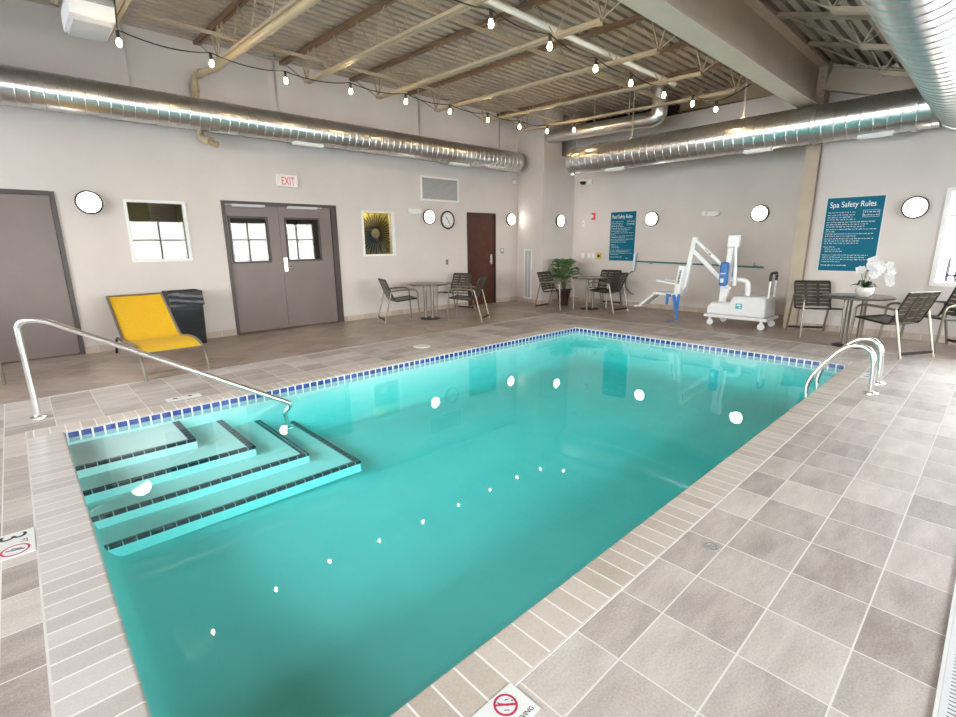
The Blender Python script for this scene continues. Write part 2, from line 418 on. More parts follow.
# coping: bullnose edge all round
def coping_run(p0, p1, inward, w, m, name):
    """profile swept from p0 to p1; inward = unit vector towards the water"""
    p0, p1, iw = Vector(p0), Vector(p1), Vector(inward)
    prof = [(-w, -.014), (-w, .002)] + [(.004-.013+.013*math.sin(t), .002-.013+.013*math.cos(t)) for t in [PI/2*i/5 for i in range(6)]] + [(.004, -.014)]
    bb = MB(); k = len(prof)
    P = [p0+iw*a+V(0, 0, z) for a, z in prof] + [p1+iw*a+V(0, 0, z) for a, z in prof]
    bb.add(P, [(i, i+1, k+i+1, k+i) for i in range(k-1)] + [tuple(range(k)), tuple(range(2*k-1, k-1, -1))])
    return bb.build(name, m, pool, smooth=True)
coping_run((FX0, PY0, 0), (FX1, PY0, 0), (0, 1, 0), cw, M['coping_x'], 'coping')
coping_run((FX0, PY1, 0), (FX1, PY1, 0), (0, -1, 0), cw, M['coping_x'], 'coping')
coping_run((PX0, PY0, 0), (PX0, PY1, 0), (1, 0, 0), .225, M['coping_y'], 'coping')
coping_run((PX1, PY0, 0), (PX1, PY1, 0), (-1, 0, 0), cw, M['coping_y'], 'coping')
# entry steps in the far left corner: each runs along the short end and turns back to the long wall
for nx, ny, z in ((.900, 4.470, -.125), (1.262, 4.150, -.205), (1.60, 3.865, -.285), (1.925, 3.570, -.365)):
    b = MB(); b.box((PX0+.001, ny, d0+.002), (nx, PY1-.001, z))
    st = b.build('step', M['plaster_step'], pool)
    b = MB(); w = .055; t = .003
    b.box((PX0+.002, ny-.002, z-.02), (nx+.002, ny+w*.75, z+t)); b.box((nx-w, ny+w*.75, z-.02), (nx+.002, PY1-.002, z+t))
    n_ = b.build('step_nosing', M['nosing'], st); n_['label'] = 'black tile nosing line'
# water: a body with absorption
e = .0012; b = MB(); X0, X1, Y0_, Y1_ = PX0+e, PX1-e, PY0+e, PY1-e
b.prism([(X0, Y0_, WZ), (X1, Y0_, WZ), (X1, Y0_, d1-.01), (X0, Y0_, d0-.01)], (0, Y1_-Y0_, 0))
wtr = b.build('pool_water', M['water']); tag(wtr, 'still turquoise water filling the swimming pool', 'water', kind='stuff')

# ------------------------------------------------------------------ walls
def wall_cells(b, axis, at, thick, u0, u1, z0, z1, holes, mi=0):
    """wall slab with rectangular holes (ua, ub, za, zb); axis 'x' runs along x at y=at, 'y' runs along y at x=at"""
    us = sorted({u0, u1, *[h[0] for h in holes], *[h[1] for h in holes]}); zs = sorted({z0, z1, *[h[2] for h in holes], *[h[3] for h in holes]})
    for i in range(len(us)-1):
        for j in range(len(zs)-1):
            cu, cz = (us[i]+us[i+1])/2, (zs[j]+zs[j+1])/2
            if any(h[0] < cu < h[1] and h[2] < cz < h[3] for h in holes): continue
            if axis == 'x': b.box((us[i], min(at, at+thick), zs[j]), (us[i+1], max(at, at+thick), zs[j+1]))
            else: b.box((min(at, at+thick), us[i], zs[j]), (max(at, at+thick), us[i+1], zs[j+1]))
D1 = (-1.35, .557, 0, 2.19); D2 = (2.59, 4.58, 0, 2.18); D3 = (7.86, 8.81, 0, 2.17)
WA = (1.30, 2.08, 1.25, 2.13); WB = (5.11, 5.86, 1.24, 2.11)
b = MB(); wall_cells(b, 'x', YL, .2, XN-.2, CX0+.02, 0, 4.5, [D1, D2, D3, WA, WB])
struct(b.build('wall_left', M['wall']), 'beige plaster wall with the doors', 'wall')
# corner chase and the right wall
b = MB()
b.prism([(CX0, YL, 0), (CX0, YL+.2, 0), (CX0+1.2, YL+.2, 0), (CX0+1.2, YF, 0), (CX1+.45, YF, 0), (CX1, YF, 0)], (0, 0, 3.45))
b.prism([(CX0, YL, 3.45), (CX0, YL+.2, 3.45), (9.87, YL+.2, 3.45), (9.87, YF, 3.45), (CX1, YF, 3.45)], (0, 0, .98))
b.box((10.30, YF, 3.45), (10.8, YL+.2, 4.43))
struct(b.build('wall_corner', M['wall']), 'projecting wall chase in the far corner', 'wall')
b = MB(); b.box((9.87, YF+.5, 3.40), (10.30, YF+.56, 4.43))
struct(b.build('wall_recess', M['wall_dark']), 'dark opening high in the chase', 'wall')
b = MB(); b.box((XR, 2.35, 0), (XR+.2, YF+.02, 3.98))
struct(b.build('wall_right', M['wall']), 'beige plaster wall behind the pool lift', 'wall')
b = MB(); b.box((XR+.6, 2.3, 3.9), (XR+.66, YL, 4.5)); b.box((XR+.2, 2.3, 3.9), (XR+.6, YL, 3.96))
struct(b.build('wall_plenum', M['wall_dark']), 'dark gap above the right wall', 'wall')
WR = (-1.35, .735, .80, 2.14)
b = MB(); wall_cells(b, 'y', XB, .2, YN-.2, 2.38, 0, 2.15, [WR])
b.prism([(XB, 2.38, 2.15), (XB, 2.38, deck_right(2.38)+.02), (XB, YN-.2, deck_right(YN-.2)+.02), (XB, YN-.2, 2.15)], (.2, 0, 0))
b.box((XB+.2, 2.2, 0), (XR+.2, 2.38, 4.3))
struct(b.build('wall_bay', M['wall']), 'beige plaster wall right of the column with the spa sign', 'wall')
# behind the camera: two glazed walls
NW = [(-2.9, -.6, .75, 2.36), (0, 2.3, .75, 2.36), (2.8, 5.0, .75, 2.36), (5.9, 7.75, .75, 2.36), (8.0, 9.5, .75, 2.36)]
b = MB(); wall_cells(b, 'x', YN-.2, .2, XN-.2, XB+.2, 0, deck_right(YN)+.05, NW)
struct(b.build('wall_near', M['wall']), 'window wall behind the camera', 'wall')
RWN = [(-2.0, -.3, .75, 2.2), (.3, 2.2, .75, 3.3), (2.9, 5.2, .75, 3.5), (5.8, 8.1, .75, 3.5)]
b = MB(); wall_cells(b, 'y', XN-.2, .2, YN-.2, YL+.2, 0, 2.25, RWN[:1]+[(h[0], h[1], h[2], 2.25) for h in RWN[1:]])
wall_cells(b, 'y', XN-.2, .2, .0, YL+.2, 2.25, 4.5, [(h[0], h[1], 2.25, h[3]) for h in RWN[1:]])
b.prism([(XN-.2, .0, 2.25), (XN-.2, .0, deck_right(0)+.02), (XN-.2, YN-.2, deck_right(YN-.2)+.02), (XN-.2, YN-.2, 2.25)], (.2, 0, 0))
struct(b.build('wall_rear', M['wall']), 'window wall to the left behind the camera', 'wall')

# windows: frame, mullions, pane
def window(i, axis, at, u0, u1, z0, z1, inward, bars_z=(), bars_u=(), pane='glass', fw=.05, label=None, depth=.1, pane_back=.06):
    """at = the room face of the wall; inward = +1/-1 direction of the room along the wall's normal"""
    o = thing('window_%d' % i, label or 'white framed window', 'window'); struct(o)
    b = MB()
    def B(ua, ub, za, zb, d0, d1):
        lo, hi = sorted((at+inward*d0, at+inward*d1))
        if axis == 'x': b.box((ua, lo, za), (ub, hi, zb))
        else: b.box((lo, ua, za), (hi, ub, zb))
    f0, f1 = .012, -depth
    B(u0-.002, u0+fw, z0, z1, f0, f1); B(u1-fw, u1+.002, z0, z1, f0, f1); B(u0+fw, u1-fw, z0-.002, z0+fw, f0, f1); B(u0+fw, u1-fw, z1-fw, z1+.002, f0, f1)
    for zb in bars_z: B(u0+fw, u1-fw, zb-.02, zb+.02, -.02, -.08)
    for ub in bars_u: B(ub-.02, ub+.02, z0+fw, z1-fw, -.02, -.08)
    b.build('window_frame', M['white'], o)
    b = MB(); p = at-inward*pane_back
    B(u0+fw-.005, u1-fw+.005, z0+fw-.005, z1-fw+.005, -pane_back+.003, -pane_back-.003)
    b.build('pane', M[pane], o)
    return o
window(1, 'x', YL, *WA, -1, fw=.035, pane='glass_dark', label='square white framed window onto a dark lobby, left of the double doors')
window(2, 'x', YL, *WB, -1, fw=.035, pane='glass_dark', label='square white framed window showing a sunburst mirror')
window(3, 'y', XB, *WR, -1, bars_z=(1.77,), bars_u=(-.3,), fw=.055, label='bright white framed outside window at the right edge')
k = 4
for (a, c, z0, z1) in NW:
    window(k, 'x', YN, a, c, z0, z1, 1, bars_z=(1.70,), bars_u=((a+c)/2,), label='outside window in the near wall'); k += 1
for (a, c, z0, z1) in RWN:
    window(k, 'y', XN, a, c, z0, z1, 1, bars_z=(1.70,) if z1 < 3 else (1.70, 2.6), bars_u=((a+c)/2,), label='outside window in the rear wall'); k += 1
# sky portals in the outside windows
def portal(loc, rot, sx, sy):
    l = bpy.data.lights.new('sky_portal', 'AREA'); l.shape = 'RECTANGLE'; l.size = sx; l.size_y = sy
    l.cycles.is_portal = True
    o = bpy.data.objects.new('sky_portal', l); COL.objects.link(o); o.location = loc; o.rotation_euler = rot
for (a, c, z0, z1) in NW: portal(((a+c)/2, YN-.19, (z0+z1)/2), (PI/2, 0, 0), c-a, z1-z0)            # shines +y
for (a, c, z0, z1) in RWN: portal((XN-.19, (a+c)/2, (z0+z1)/2), (PI/2, 0, -PI/2), c-a, z1-z0)       # shines +x
portal((XB+.19, (WR[0]+WR[1])/2, (WR[2]+WR[3])/2), (PI/2, 0, PI/2), WR[1]-WR[0], WR[3]-WR[2])

# lobby rooms behind the two interior windows and the double doors
b = MB()
def room_box(b, x0, x1, y0, y1, z0, z1, mis):
    b.quad((x0, y1, z0), (x1, y1, z0), (x1, y1, z1), (x0, y1, z1), mis[0]); b.quad((x0, y0, z0), (x0, y1, z0), (x0, y1, z1), (x0, y0, z1), mis[1])
    b.quad((x1, y0, z0), (x1, y1, z0), (x1, y1, z1), (x1, y0, z1), mis[2]); b.quad((x0, y0, z0), (x1, y0, z0), (x1, y1, z0), (x0, y1, z0), mis[3]); b.quad((x0, y0, z1), (x1, y0, z1), (x1, y1, z1), (x0, y1, z1), mis[4])
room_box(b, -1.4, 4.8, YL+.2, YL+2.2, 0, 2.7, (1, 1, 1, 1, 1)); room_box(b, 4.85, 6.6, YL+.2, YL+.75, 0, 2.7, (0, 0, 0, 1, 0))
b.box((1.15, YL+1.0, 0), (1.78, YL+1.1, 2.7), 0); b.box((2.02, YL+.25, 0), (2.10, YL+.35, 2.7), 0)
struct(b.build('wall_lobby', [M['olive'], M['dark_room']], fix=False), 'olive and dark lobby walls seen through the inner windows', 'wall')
sb = thing('sunburst_mirror', 'dark iron sunburst mirror on the olive wall behind the second inner window', 'mirror', (5.83, YL+.70, 1.70))
b = MB(); b.lathe([(.10, -.015), (.125, -.03), (.15, -.02), (.15, .02), (.10, .02)], axis='Y', n=28, cap=False); b.build('mirror_rim', M['steel_dark'], sb, smooth=True)
b = MB(); b.lathe([(.001, -.012), (.10, -.012), (.10, .01)], axis='Y', n=28); b.build('mirror_glass', M['mirror'], sb)
b = MB()
for i in range(36):
    a = 2*PI*i/36; r1 = .47 if i % 2 else .38
    b.bar((.14*math.cos(a), 0, .14*math.sin(a)), (r1*math.cos(a), 0, r1*math.sin(a)), .022, .014, up=(0, 1, 0))
b.build('sunburst_ray', M['steel_dark'], sb)['kind'] = 'stuff'

o = thing('lobby_lamp', 'glowing lamp in the lobby seen through the left door light', 'lamp', (3.72, YL+1.4, 2.30))
b = MB(); b.lathe([(.02, .25), (.02, .10), (.12, .08), (.12, .06)], n=20); b.build('lamp_stem', M['lamp_rim'], o, smooth=True)
b = MB(); b.sphere((0, 0, 0), .10, 16, 10); b.build('lamp_globe', M['lobby_glow'], o, smooth=True)
for lx, ly, lz, en in ((1.5, YL+1.6, 2.4, 35), (5.45, YL+.42, 2.5, 22)):  # unseen point lights added to brighten the lobby walls
    l = bpy.data.lights.new('lobby_fill', 'POINT'); l.energy = en; l.color = (1, .88, .70); l.shadow_soft_size = .1
    lo = bpy.data.objects.new('lobby_fill', l); COL.objects.link(lo); lo.location = (lx, ly, lz)

# doors
def lever(parent, x, z, y, flip=1, mat_=None):
    b = MB(); b.box((x-.03, y-.02, z-.10), (x+.03, y, z+.13)); b.tube([(x, y-.02, z-.03), (x, y-.06, z-.03), (x+.11*flip, y-.06, z-.035)], .011, 8); b.sphere((x, y-.02, z+.09), .018, 10, 6)
    return b.build('door_handle', mat_ or M['chrome'], parent, smooth=True)
d = thing('door_1', 'plain mauve brown steel door at the left edge', 'door'); struct(d)
b = MB(); x0, x1, _, zt = D1
b.box((x1-.05, YL-.012, 0), (x1+.004, YL+.15, zt)); b.box((x0, YL-.012, zt-.05), (x1-.05, YL+.15, zt+.004)); b.box((x0, YL-.012, 0), (x0+.05, YL+.15, zt-.05)); b.build('door_frame', M['door_frame'], d)
b = MB(); b.box((x0+.052, YL+.02, .015), (x1-.053, YL+.065, zt-.053)); b.build('door_panel', M['door_mauve'], d)
d = thing('door_2', 'mauve brown double doors with two glass lights below the exit sign', 'door'); struct(d)
b = MB(); x0, x1, _, zt = D2; fw = .055
b.box((x0, YL-.012, 0), (x0+fw, YL+.15, zt)); b.box((x1-.11, YL-.012, 0), (x1, YL+.15, zt)); b.box((x0+fw, YL-.012, zt-fw), (x1-.11, YL+.15, zt)); b.build('door_frame', M['door_frame'], d)
seam = 3.50
for (a, c, pane, hx) in ((x0+fw+.003, seam-.003, (2.69, 3.29, 1.20, 1.925), None), (seam+.003, x1-.113, (3.61, 4.222, 1.207, 1.924), 3.545)):
    b = MB(); wall_cells(b, 'x', YL+.02, .045, a, c, .02, zt-fw-.004, [pane])
    leaf = b.build('door_leaf', M['door_mauve'], d)
    b = MB(); p0, p1, q0, q1 = pane
    for s in ((p0-.02, p0+.012, q0-.02, q1+.02), (p1-.012, p1+.02, q0-.02, q1+.02), (p0+.012, p1-.012, q0-.02, q0+.012), (p0+.012, p1-.012, q1-.012, q1+.02)):
        b.box((s[0], YL+.008, s[2]), (s[1], YL+.072, s[3]))
    b.build('glazing_frame', M['door_frame'], leaf)
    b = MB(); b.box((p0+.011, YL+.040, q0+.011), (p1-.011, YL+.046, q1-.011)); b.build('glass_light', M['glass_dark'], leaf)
    b = MB(); zc = 2.115; b.box((p0+.05, YL-.035, zc-.025), (p1-.02, YL+.019, zc+.018)); b.bar((p0-.05 if hx is None else p1+.06, YL-.03, zc+.005), (p0+.06 if hx is None else p1-.04, YL-.03, zc+.005), .02, .012); b.build('door_closer', M['louver'], leaf, bevel=.004)
    if hx: lever(leaf, hx, 1.12, YL+.019, 1)
d = thing('door_3', 'dark reddish brown wooden door near the far corner', 'door'); struct(d)
b = MB(); x0, x1, _, zt = D3
for s in ((x0, x0+.04, 0, zt), (x1-.04, x1, 0, zt), (x0+.04, x1-.04, zt-.04, zt)): b.box((s[0], YL-.008, s[2]), (s[1], YL+.15, s[3]))
b.build('door_frame', M['door_frame'], d)
b = MB(); b.box((x0+.042, YL+.02, .001), (x1-.042, YL+.06, zt-.042)); b.build('door_panel', M['door_wood'], d)
lever(d, 8.66, 1.07, YL+.019, -1)
b = MB(); b.box((D3[0], YL+.16, 0), (D3[1], YL+.2, 2.2)); b.box((-3.6, YL+.16, 0), (-1.41, YL+.2, 2.2)); struct(b.build('wall_light_block', M['wall_dark']), 'added dark panel blocking sky light behind the closed doors', 'wall')  # dark panels added to keep sky light out of the door gaps

# baseboards of tile
def base_run(name, segs, label):
    b = MB()
    for (xa, ya), (xb, yb) in segs:
        p, q = V(xa, ya, 0), V(xb, yb, 0); dr = (q-p).normalized(); n = V(dr.y, -dr.x, 0)*.012
        b.prism([p, q, q+n, p+n], (0, 0, .10))
    struct(b.build(name, M['base_tile']), label, 'baseboard')
base_run('baseboard_left', [((D1[1]+.01, YL), (D2[0]-.005, YL)), ((D2[1]+.005, YL), (D3[0]-.005, YL)), ((D3[1]+.005, YL), (CX0, YL))], 'tile baseboard along the left wall')
base_run('baseboard_corner', [((CX0, YL), (CX1, YF)), ((CX1, YF), (XR, YF))], 'tile baseboard around the corner chase')
base_run('baseboard_right', [((XR, YF), (XR, 2.4))], 'tile baseboard behind the pool lift')
base_run('baseboard_bay', [((XB, 2.27), (XB, YN))], 'tile baseboard right of the column')

# ------------------------------------------------------------------ roof deck
def deck(name, y0, y1, zf, label):
    b = MB(); p = .155; n = int((y1-y0)/p)+1; pr = []
    for i in range(n):
        y = y0+i*p
        for dy, dz in ((0, .10), (.050, .10), (.058, 0), (.147, 0), (.155, .10)):
            if y+dy <= y1: pr.append((y+dy, zf(y+dy)+dz))
    xa, xb = XN-.2, XR+.7
    P = [(xa, y, z) for y, z in pr]+[(xb, y, z) for y, z in pr]; k = len(pr)
    P += [(xa, y, z+.06) for y, z in pr]+[(xb, y, z+.06) for y, z in pr]
    F = [(i, i+1, k+i+1, k+i) for i in range(k-1)]+[(2*k+i, 3*k+i, 3*k+i+1, 2*k+i+1) for i in range(k-1)]
    F += [(0, k, 3*k, 2*k), (k-1, 3*k-1, 4*k-1, 2*k-1)]
    b.add(P, F)
    struct(b.build(name, M['deck'], fix=False), label, 'ceiling')
deck('ceiling', 2.45, YL+.25, deck_left, 'corrugated tan steel roof deck over the pool')
deck('ceiling_bay', YN-.25, 2.50, deck_right, 'sloping corrugated roof deck over the near bay')
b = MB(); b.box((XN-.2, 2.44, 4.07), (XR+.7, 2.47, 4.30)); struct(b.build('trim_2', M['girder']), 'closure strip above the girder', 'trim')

# steel
def ibeam(b, p, q, depth, width, tf=.016, tw=.012, up=(0, 0, 1)):
    """p, q = centre of the top of the beam"""
    p, q = Vector(p), Vector(q); u = Vector(up)
    d = (q-p).normalized(); r = d.cross(u).normalized(); u = r.cross(d).normalized()
    b.bar(p-u*tf/2, q-u*tf/2, width, tf, u); b.bar(p-u*(depth-tf/2), q-u*(depth-tf/2), width, tf, u); b.bar(p-u*depth/2, q-u*depth/2, tw, depth-2*tf, u)
g = thing('roof_girder', 'deep taupe steel girder crossing the ceiling to the column', 'beam', (0, 2.45, 3.42))
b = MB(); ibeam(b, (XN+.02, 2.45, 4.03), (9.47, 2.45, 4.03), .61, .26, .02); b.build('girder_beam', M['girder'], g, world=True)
b = MB(); b.box((9.455, 2.33, 3.40), (9.475, 2.57, 4.06))
for i in range(7):
    for yy in (2.38, 2.41): b.lathe([(.014, -.018), (.014, 0)], (9.455, yy, 3.50+i*.075), 'X', 6)
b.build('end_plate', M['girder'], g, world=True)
c = thing('steel_column', 'tan steel column against the right wall under the girder', 'column', (9.55, 2.385, 0))
b = MB(); b.box((9.48, 2.29, 0), (9.496, 2.48, 4.08)); b.box((9.57, 2.29, 0), (9.585, 2.48, 4.08)); b.box((9.496, 2.38, 0), (9.57, 2.392, 4.08)); b.build('column_shaft', M['steel_tan'], c, world=True)
g = thing('eave_beam', 'tan steel beam on top of the right wall beyond the girder', 'beam', (XR, 4, 3.985))
b = MB(); ibeam(b, (XR+.10, 2.62, 4.27), (XR+.10, 5.1, 4.33), .30, .18); b.build('beam', M['steel_tan'], g, world=True)
g = thing('sloping_rafter', 'taupe steel rafter sloping down to the right of the column', 'beam', (9.45, 0, 3))
b = MB(); n_ = V(0, .31, 1).normalized()
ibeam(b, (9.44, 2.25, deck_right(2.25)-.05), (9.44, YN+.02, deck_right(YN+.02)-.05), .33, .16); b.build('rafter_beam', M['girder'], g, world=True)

# open-web joists
def joist(x, label, y0, y1, zt, depth, brown, ext_r=.9, group='open-web joists over the pool'):
    """top chord follows zt(y); bottom chord depth below it, stopping short of both ends"""
    o = thing('roof_joist', label, 'joist', (x, y1, zt(y1)-depth), 0, group)
    top = lambda y: zt(y)-.03
    b = MB()
    for s in (-.028, .028): b.bar((x+s, y0, top(y0)), (x+s, y1, top(y1)), .04, .045)
    b.build('top_chord', M['chord_brown'] if brown else M['steel_tan'], o, world=True)
    a, c = y0+ext_r, y1-.85
    bot = lambda y: zt(y)-depth
    b = MB()
    for s in (-.026, .026): b.bar((x+s, a, bot(a)), (x+s, c, bot(c)), .04, .036)
    b.build('bottom_chord', M['steel_tan'], o, world=True)
    n = max(2, round((c-a)/.62)); P = []
    for i in range(n+1):
        y = a+(c-a)*i/n; P.append((x, y, bot(y)+.01))
        if i < n: y2 = a+(c-a)*(i+.5)/n; P.append((x, y2, top(y2)-.01))
    P = [(x, y0+.08, top(y0+.08)-.01)]+P+[(x, y1-.08, top(y1-.08)-.01)]
    b = MB(); b.tube(P, .0095, 6); b.build('web_rod', M['steel_tan'], o, world=True, smooth=True)
    for y in (a, c):
        b = MB(); b.bar((x, y-.14, top(y)-.01), (x, y, bot(y)+.01), .016, .016); b.bar((x, y, bot(y)+.01), (x, y+.14, top(y)-.01), .016, .016); b.build('web_strut', M['steel_tan'], o, world=True)
    return o
ordn = ['', 'first', 'second', 'third', 'fourth', 'fifth', 'sixth', 'seventh', 'eighth', 'ninth', 'tenth']
JX = [8.89, 7.62, 6.35, 5.08, 3.80, 2.53, 1.26, 0.0, -1.27]
for i, x in enumerate(JX):
    joist(x, 'open-web steel joist over the pool, %s counting from the end with the pool lift' % ordn[i+1], 2.52, YL-.01, deck_left, .47, True)
for i, x in enumerate([8.30, 7.03, 5.76, 4.49, 3.22]):
    joist(x, 'sloping open-web joist right of the girder, %s from the right wall' % ordn[i+1], YN+.1, 2.30, deck_right, .32, False, .4, 'sloping joists right of the girder')
# bridging bars
for y, lab in ((4.62, 'thin tan bridging bar across the joists, nearer the girder'), (6.95, 'thin tan bridging bar across the joists, nearer the door wall')):
    b = MB(); z = deck_left(y)-.42; b.bar((1.45, y, z), (9.1, y, z), .035, .035)
    tag(b.build('bridging_bar', M['steel_tan']), lab, 'bar', 'bridging bars')
b = MB(); z = 3.95; b.tube([(-1.5, 4.18, z), (8.35, 4.18, z)], .036, 12)
tag(b.build('sprinkler_pipe', M['white'], smooth=True), 'straight pale pipe hung under the joists, parallel to the girder', 'pipe')
sp = thing('standpipe', 'gold painted pipe with elbow dropping behind the wall duct', 'pipe', (2.42, 8.2, 3.9))
b = MB()
b.tube(fillet([(2.62, 3.2, 3.77), (2.50, 7.9, 3.86), (2.40, 8.62, 3.89), (2.40, 8.66, 3.05), (2.44, 8.40, 2.98), (2.56, 8.45, 2.95)], .10), .047, 12)
b.build('pipe_run', M['gold'], sp, world=True, smooth=True)
for p, q in (((2.43, 8.36, 3.886), (2.418, 8.46, 3.888)), ((2.40, 8.62, 3.70), (2.40, 8.62, 3.78)), ((2.41, 8.54, 3.03), (2.46, 8.38, 2.98))): b = MB(); b.tube([p, q], .062, 12); b.build('pipe_coupling', M['gold'], sp, world=True, smooth=True)
# ------------------------------------------------------------------ ducts
def spiral(b, pts, r, rib=.13, n=40, h=.0055):
    """round spiral-seam duct along a polyline, seams as raised rings"""
    out = []; rad = []
    pts = [Vector(p) for p in pts]
    for i in range(len(pts)-1):
        a, c = pts[i], pts[i+1]; L = (c-a).length; k = max(1, int(L/rib)); d = (c-a)/L
        for j in range(k):
            s = L*j/k
            out.append(a+d*s); rad.append(r)
            if L > rib:
                for ds, dr in ((.003, 0), (rib*.5-.012, 0), (rib*.5-.008, 0), (rib*.5-.004, h), (rib*.5+.004, h), (rib*.5+.008, 0), (rib*.5+.012, 0), (rib-.003, 0)): out.append(a+d*(s+ds)); rad.append(r+dr)
    out.append(pts[-1]); rad.append(r)
    b.tube(out, rad, n)
def flange(b, p, q, r): b.tube([p, q], r, 28)
dl = thing('spiral_duct', 'long galvanized spiral duct high along the left wall', 'duct', (4, 8.36, 3.33))
DYL, DZL, DRL = 8.38, 3.33, .215
b = MB(); spiral(b, [(XN+.02, DYL, DZL), (9.14, DYL, DZL)], DRL); b.build('duct_run', M['galv'], dl, world=True, smooth=True)
b = MB(); b.tube([(9.12, DYL, DZL), (9.17, DYL, DZL), (9.21, DYL, DZL)], [DRL+.012, DRL+.012, DRL*.93], 28); b.build('end_cap', M['galv'], dl, world=True, smooth=True)
for x in (3.95, 7.3):
    b = MB(); b.box((x-.25, DYL-.10, DZL-DRL-.03), (x+.25, DYL+.02, DZL-DRL+.015))
    for i in range(3): b.box((x-.23, DYL-.085+i*.032, DZL-DRL-.036), (x+.23, DYL-.075+i*.032, DZL-DRL-.03))
    b.build('air_register', M['white'], dl, world=True)
def hanger(parent, x, y, z0, z1, w=.03):
    b = MB(); b.box((x-w/2, y-.004, z0), (x+w/2, y+.004, z1)); b.box((x-.03, y-.012, z0-.02), (x+.03, y+.012, z0+.01)); b.build('hanger_strap', M['galv'], parent, world=True)
for x in (1.55, 3.5, 6.3, 8.55): hanger(dl, x, DYL-.02, DZL+DRL-.005, deck_left(DYL)-.02)
DXR, DZR, DRR = 9.12, 3.14, .265
dr = thing('spiral_duct', 'large galvanized spiral duct along the right wall joining the overhead duct', 'duct', (DXR, 3, DZR))
b = MB(); spiral(b, [(DXR, 6.62, DZR), (DXR, .9, DZR)], DRR, .15); b.build('duct_run', M['galv'], dr, world=True, smooth=True)
b = MB(); b.tube([(DXR, 6.74, DZR), (DXR, 6.70, DZR), (DXR, 6.60, DZR)], [DRR*.9, DRR+.02, DRR+.02], 28); b.build('end_cap', M['galv'], dr, world=True, smooth=True)
for y in (2.28, 1.15): b = MB(); b.tube([(DXR, y+.025, DZR), (DXR, y-.025, DZR)], DRR+.016, 28); b.build('joint_ring', M['galv'], dr, world=True, smooth=True)
DBY, DBZ, DBR = .655, 3.20, .345
b = MB(); spiral(b, [(XN+.02, DBY, DBZ), (DXR+.12, DBY, DBZ-.02)], DBR, .16, 36); b.build('overhead_run', M['galv'], dr, world=True, smooth=True)
b = MB(); b.tube([(DXR+.10, DBY, DBZ-.02), (DXR+.16, DBY, DBZ-.02), (DXR+.2, DBY, DBZ-.02)], [DBR+.012, DBR+.012, DBR*.9], 36); b.build('end_cap', M['galv'], dr, world=True, smooth=True)
for y in (5.65, 3.05, 1.55):
    b = MB(); b.box((DXR-.11, y-.2, DZR-DRR-.028), (DXR+.02, y+.2, DZR-DRR+.02))
    for i in range(3): b.box((DXR-.095+i*.033, y-.18, DZR-DRR-.034), (DXR-.085+i*.033, y+.18, DZR-DRR-.028))
    b.build('air_register', M['white'], dr, world=True)
for y in (5.35, 3.35):
    b = MB(); b.box((DXR-.004, y-.015, DZR+DRR-.005), (DXR+.004, y+.015, deck_left(y)-.02)); b.box((DXR-.012, y-.03, DZR+DRR-.015), (DXR+.012, y+.03, DZR+DRR+.02)); b.build('hanger_strap', M['galv'], dr, world=True)
du = thing('exhaust_duct', 'smaller round metal duct with an upturned elbow above the lift wall', 'duct', (9.3, 6, 3.75))
b = MB(); spiral(b, [(9.3, 7.50, 3.78), (9.3, 5.10, 3.72)], .135, .3, 20, .002); b.build('duct_run', M['galv'], du, world=True, smooth=True)
b = MB(); b.tube(fillet([(9.3, 5.14, 3.72), (9.3, 4.92, 3.72), (9.26, 4.90, 4.27)], .12), .145, 20); b.build('elbow', M['galv'], du, world=True, smooth=True)
for y in (6.35, 5.55): 
    b = MB(); b.box((9.296, y-.015, 3.85), (9.304, y+.015, deck_left(y)-.01)); b.build('hanger_strap', M['galv'], du, world=True)
b = MB(); b.tube(fillet([(10.38, 7.35, 3.66), (10.38, 6.9, 3.68), (10.38, 4.5, 3.62), (10.38, 2.6, 3.48)], .05), .016, 8)
tag(b.build('conduit', M['steel_dark'], smooth=True), 'thin dark conduit above the duct on the lift wall', 'conduit')

# metal supply box hanging by the ceiling at the upper left
hv = thing('air_diffuser_box', 'hanging metal air box with white louvred face at the upper left', 'vent', (.97, 7.1, 3.72))
Y0, Y1 = 6.78, 7.42
b = MB(); b.box((.83, Y0, 3.945), (1.21, Y1, 4.34)); b.build('duct_drop', M['galv'], hv, world=True)
b = MB(); b.prism([(.83, Y0-.01, 3.94), (.83, Y0-.05, 3.87), (.83, Y0+.0, 3.75), (.83, Y1, 3.75), (.83, Y1, 3.94)], (.38, 0, 0)); b.build('louvre_face', M['white'], hv, world=True)
b = MB(); b.box((.84, Y0-.056, 3.866), (1.20, Y0-.044, 3.874)); b.box((.86, Y0+.06, 3.71), (1.18, Y1-.05, 3.75)); b.build('louvre_slot', M['louver'], hv, world=True)
for x in (.70, 1.30): b = MB(); b.tube(fillet([(x, 6.5, 4.30), (x, 6.8, 3.95), (x+(.06 if x < 1 else -.06), 7.1, 3.92)], .1), .028, 10); b.build('bracket', M['gold'], hv, world=True, smooth=True)

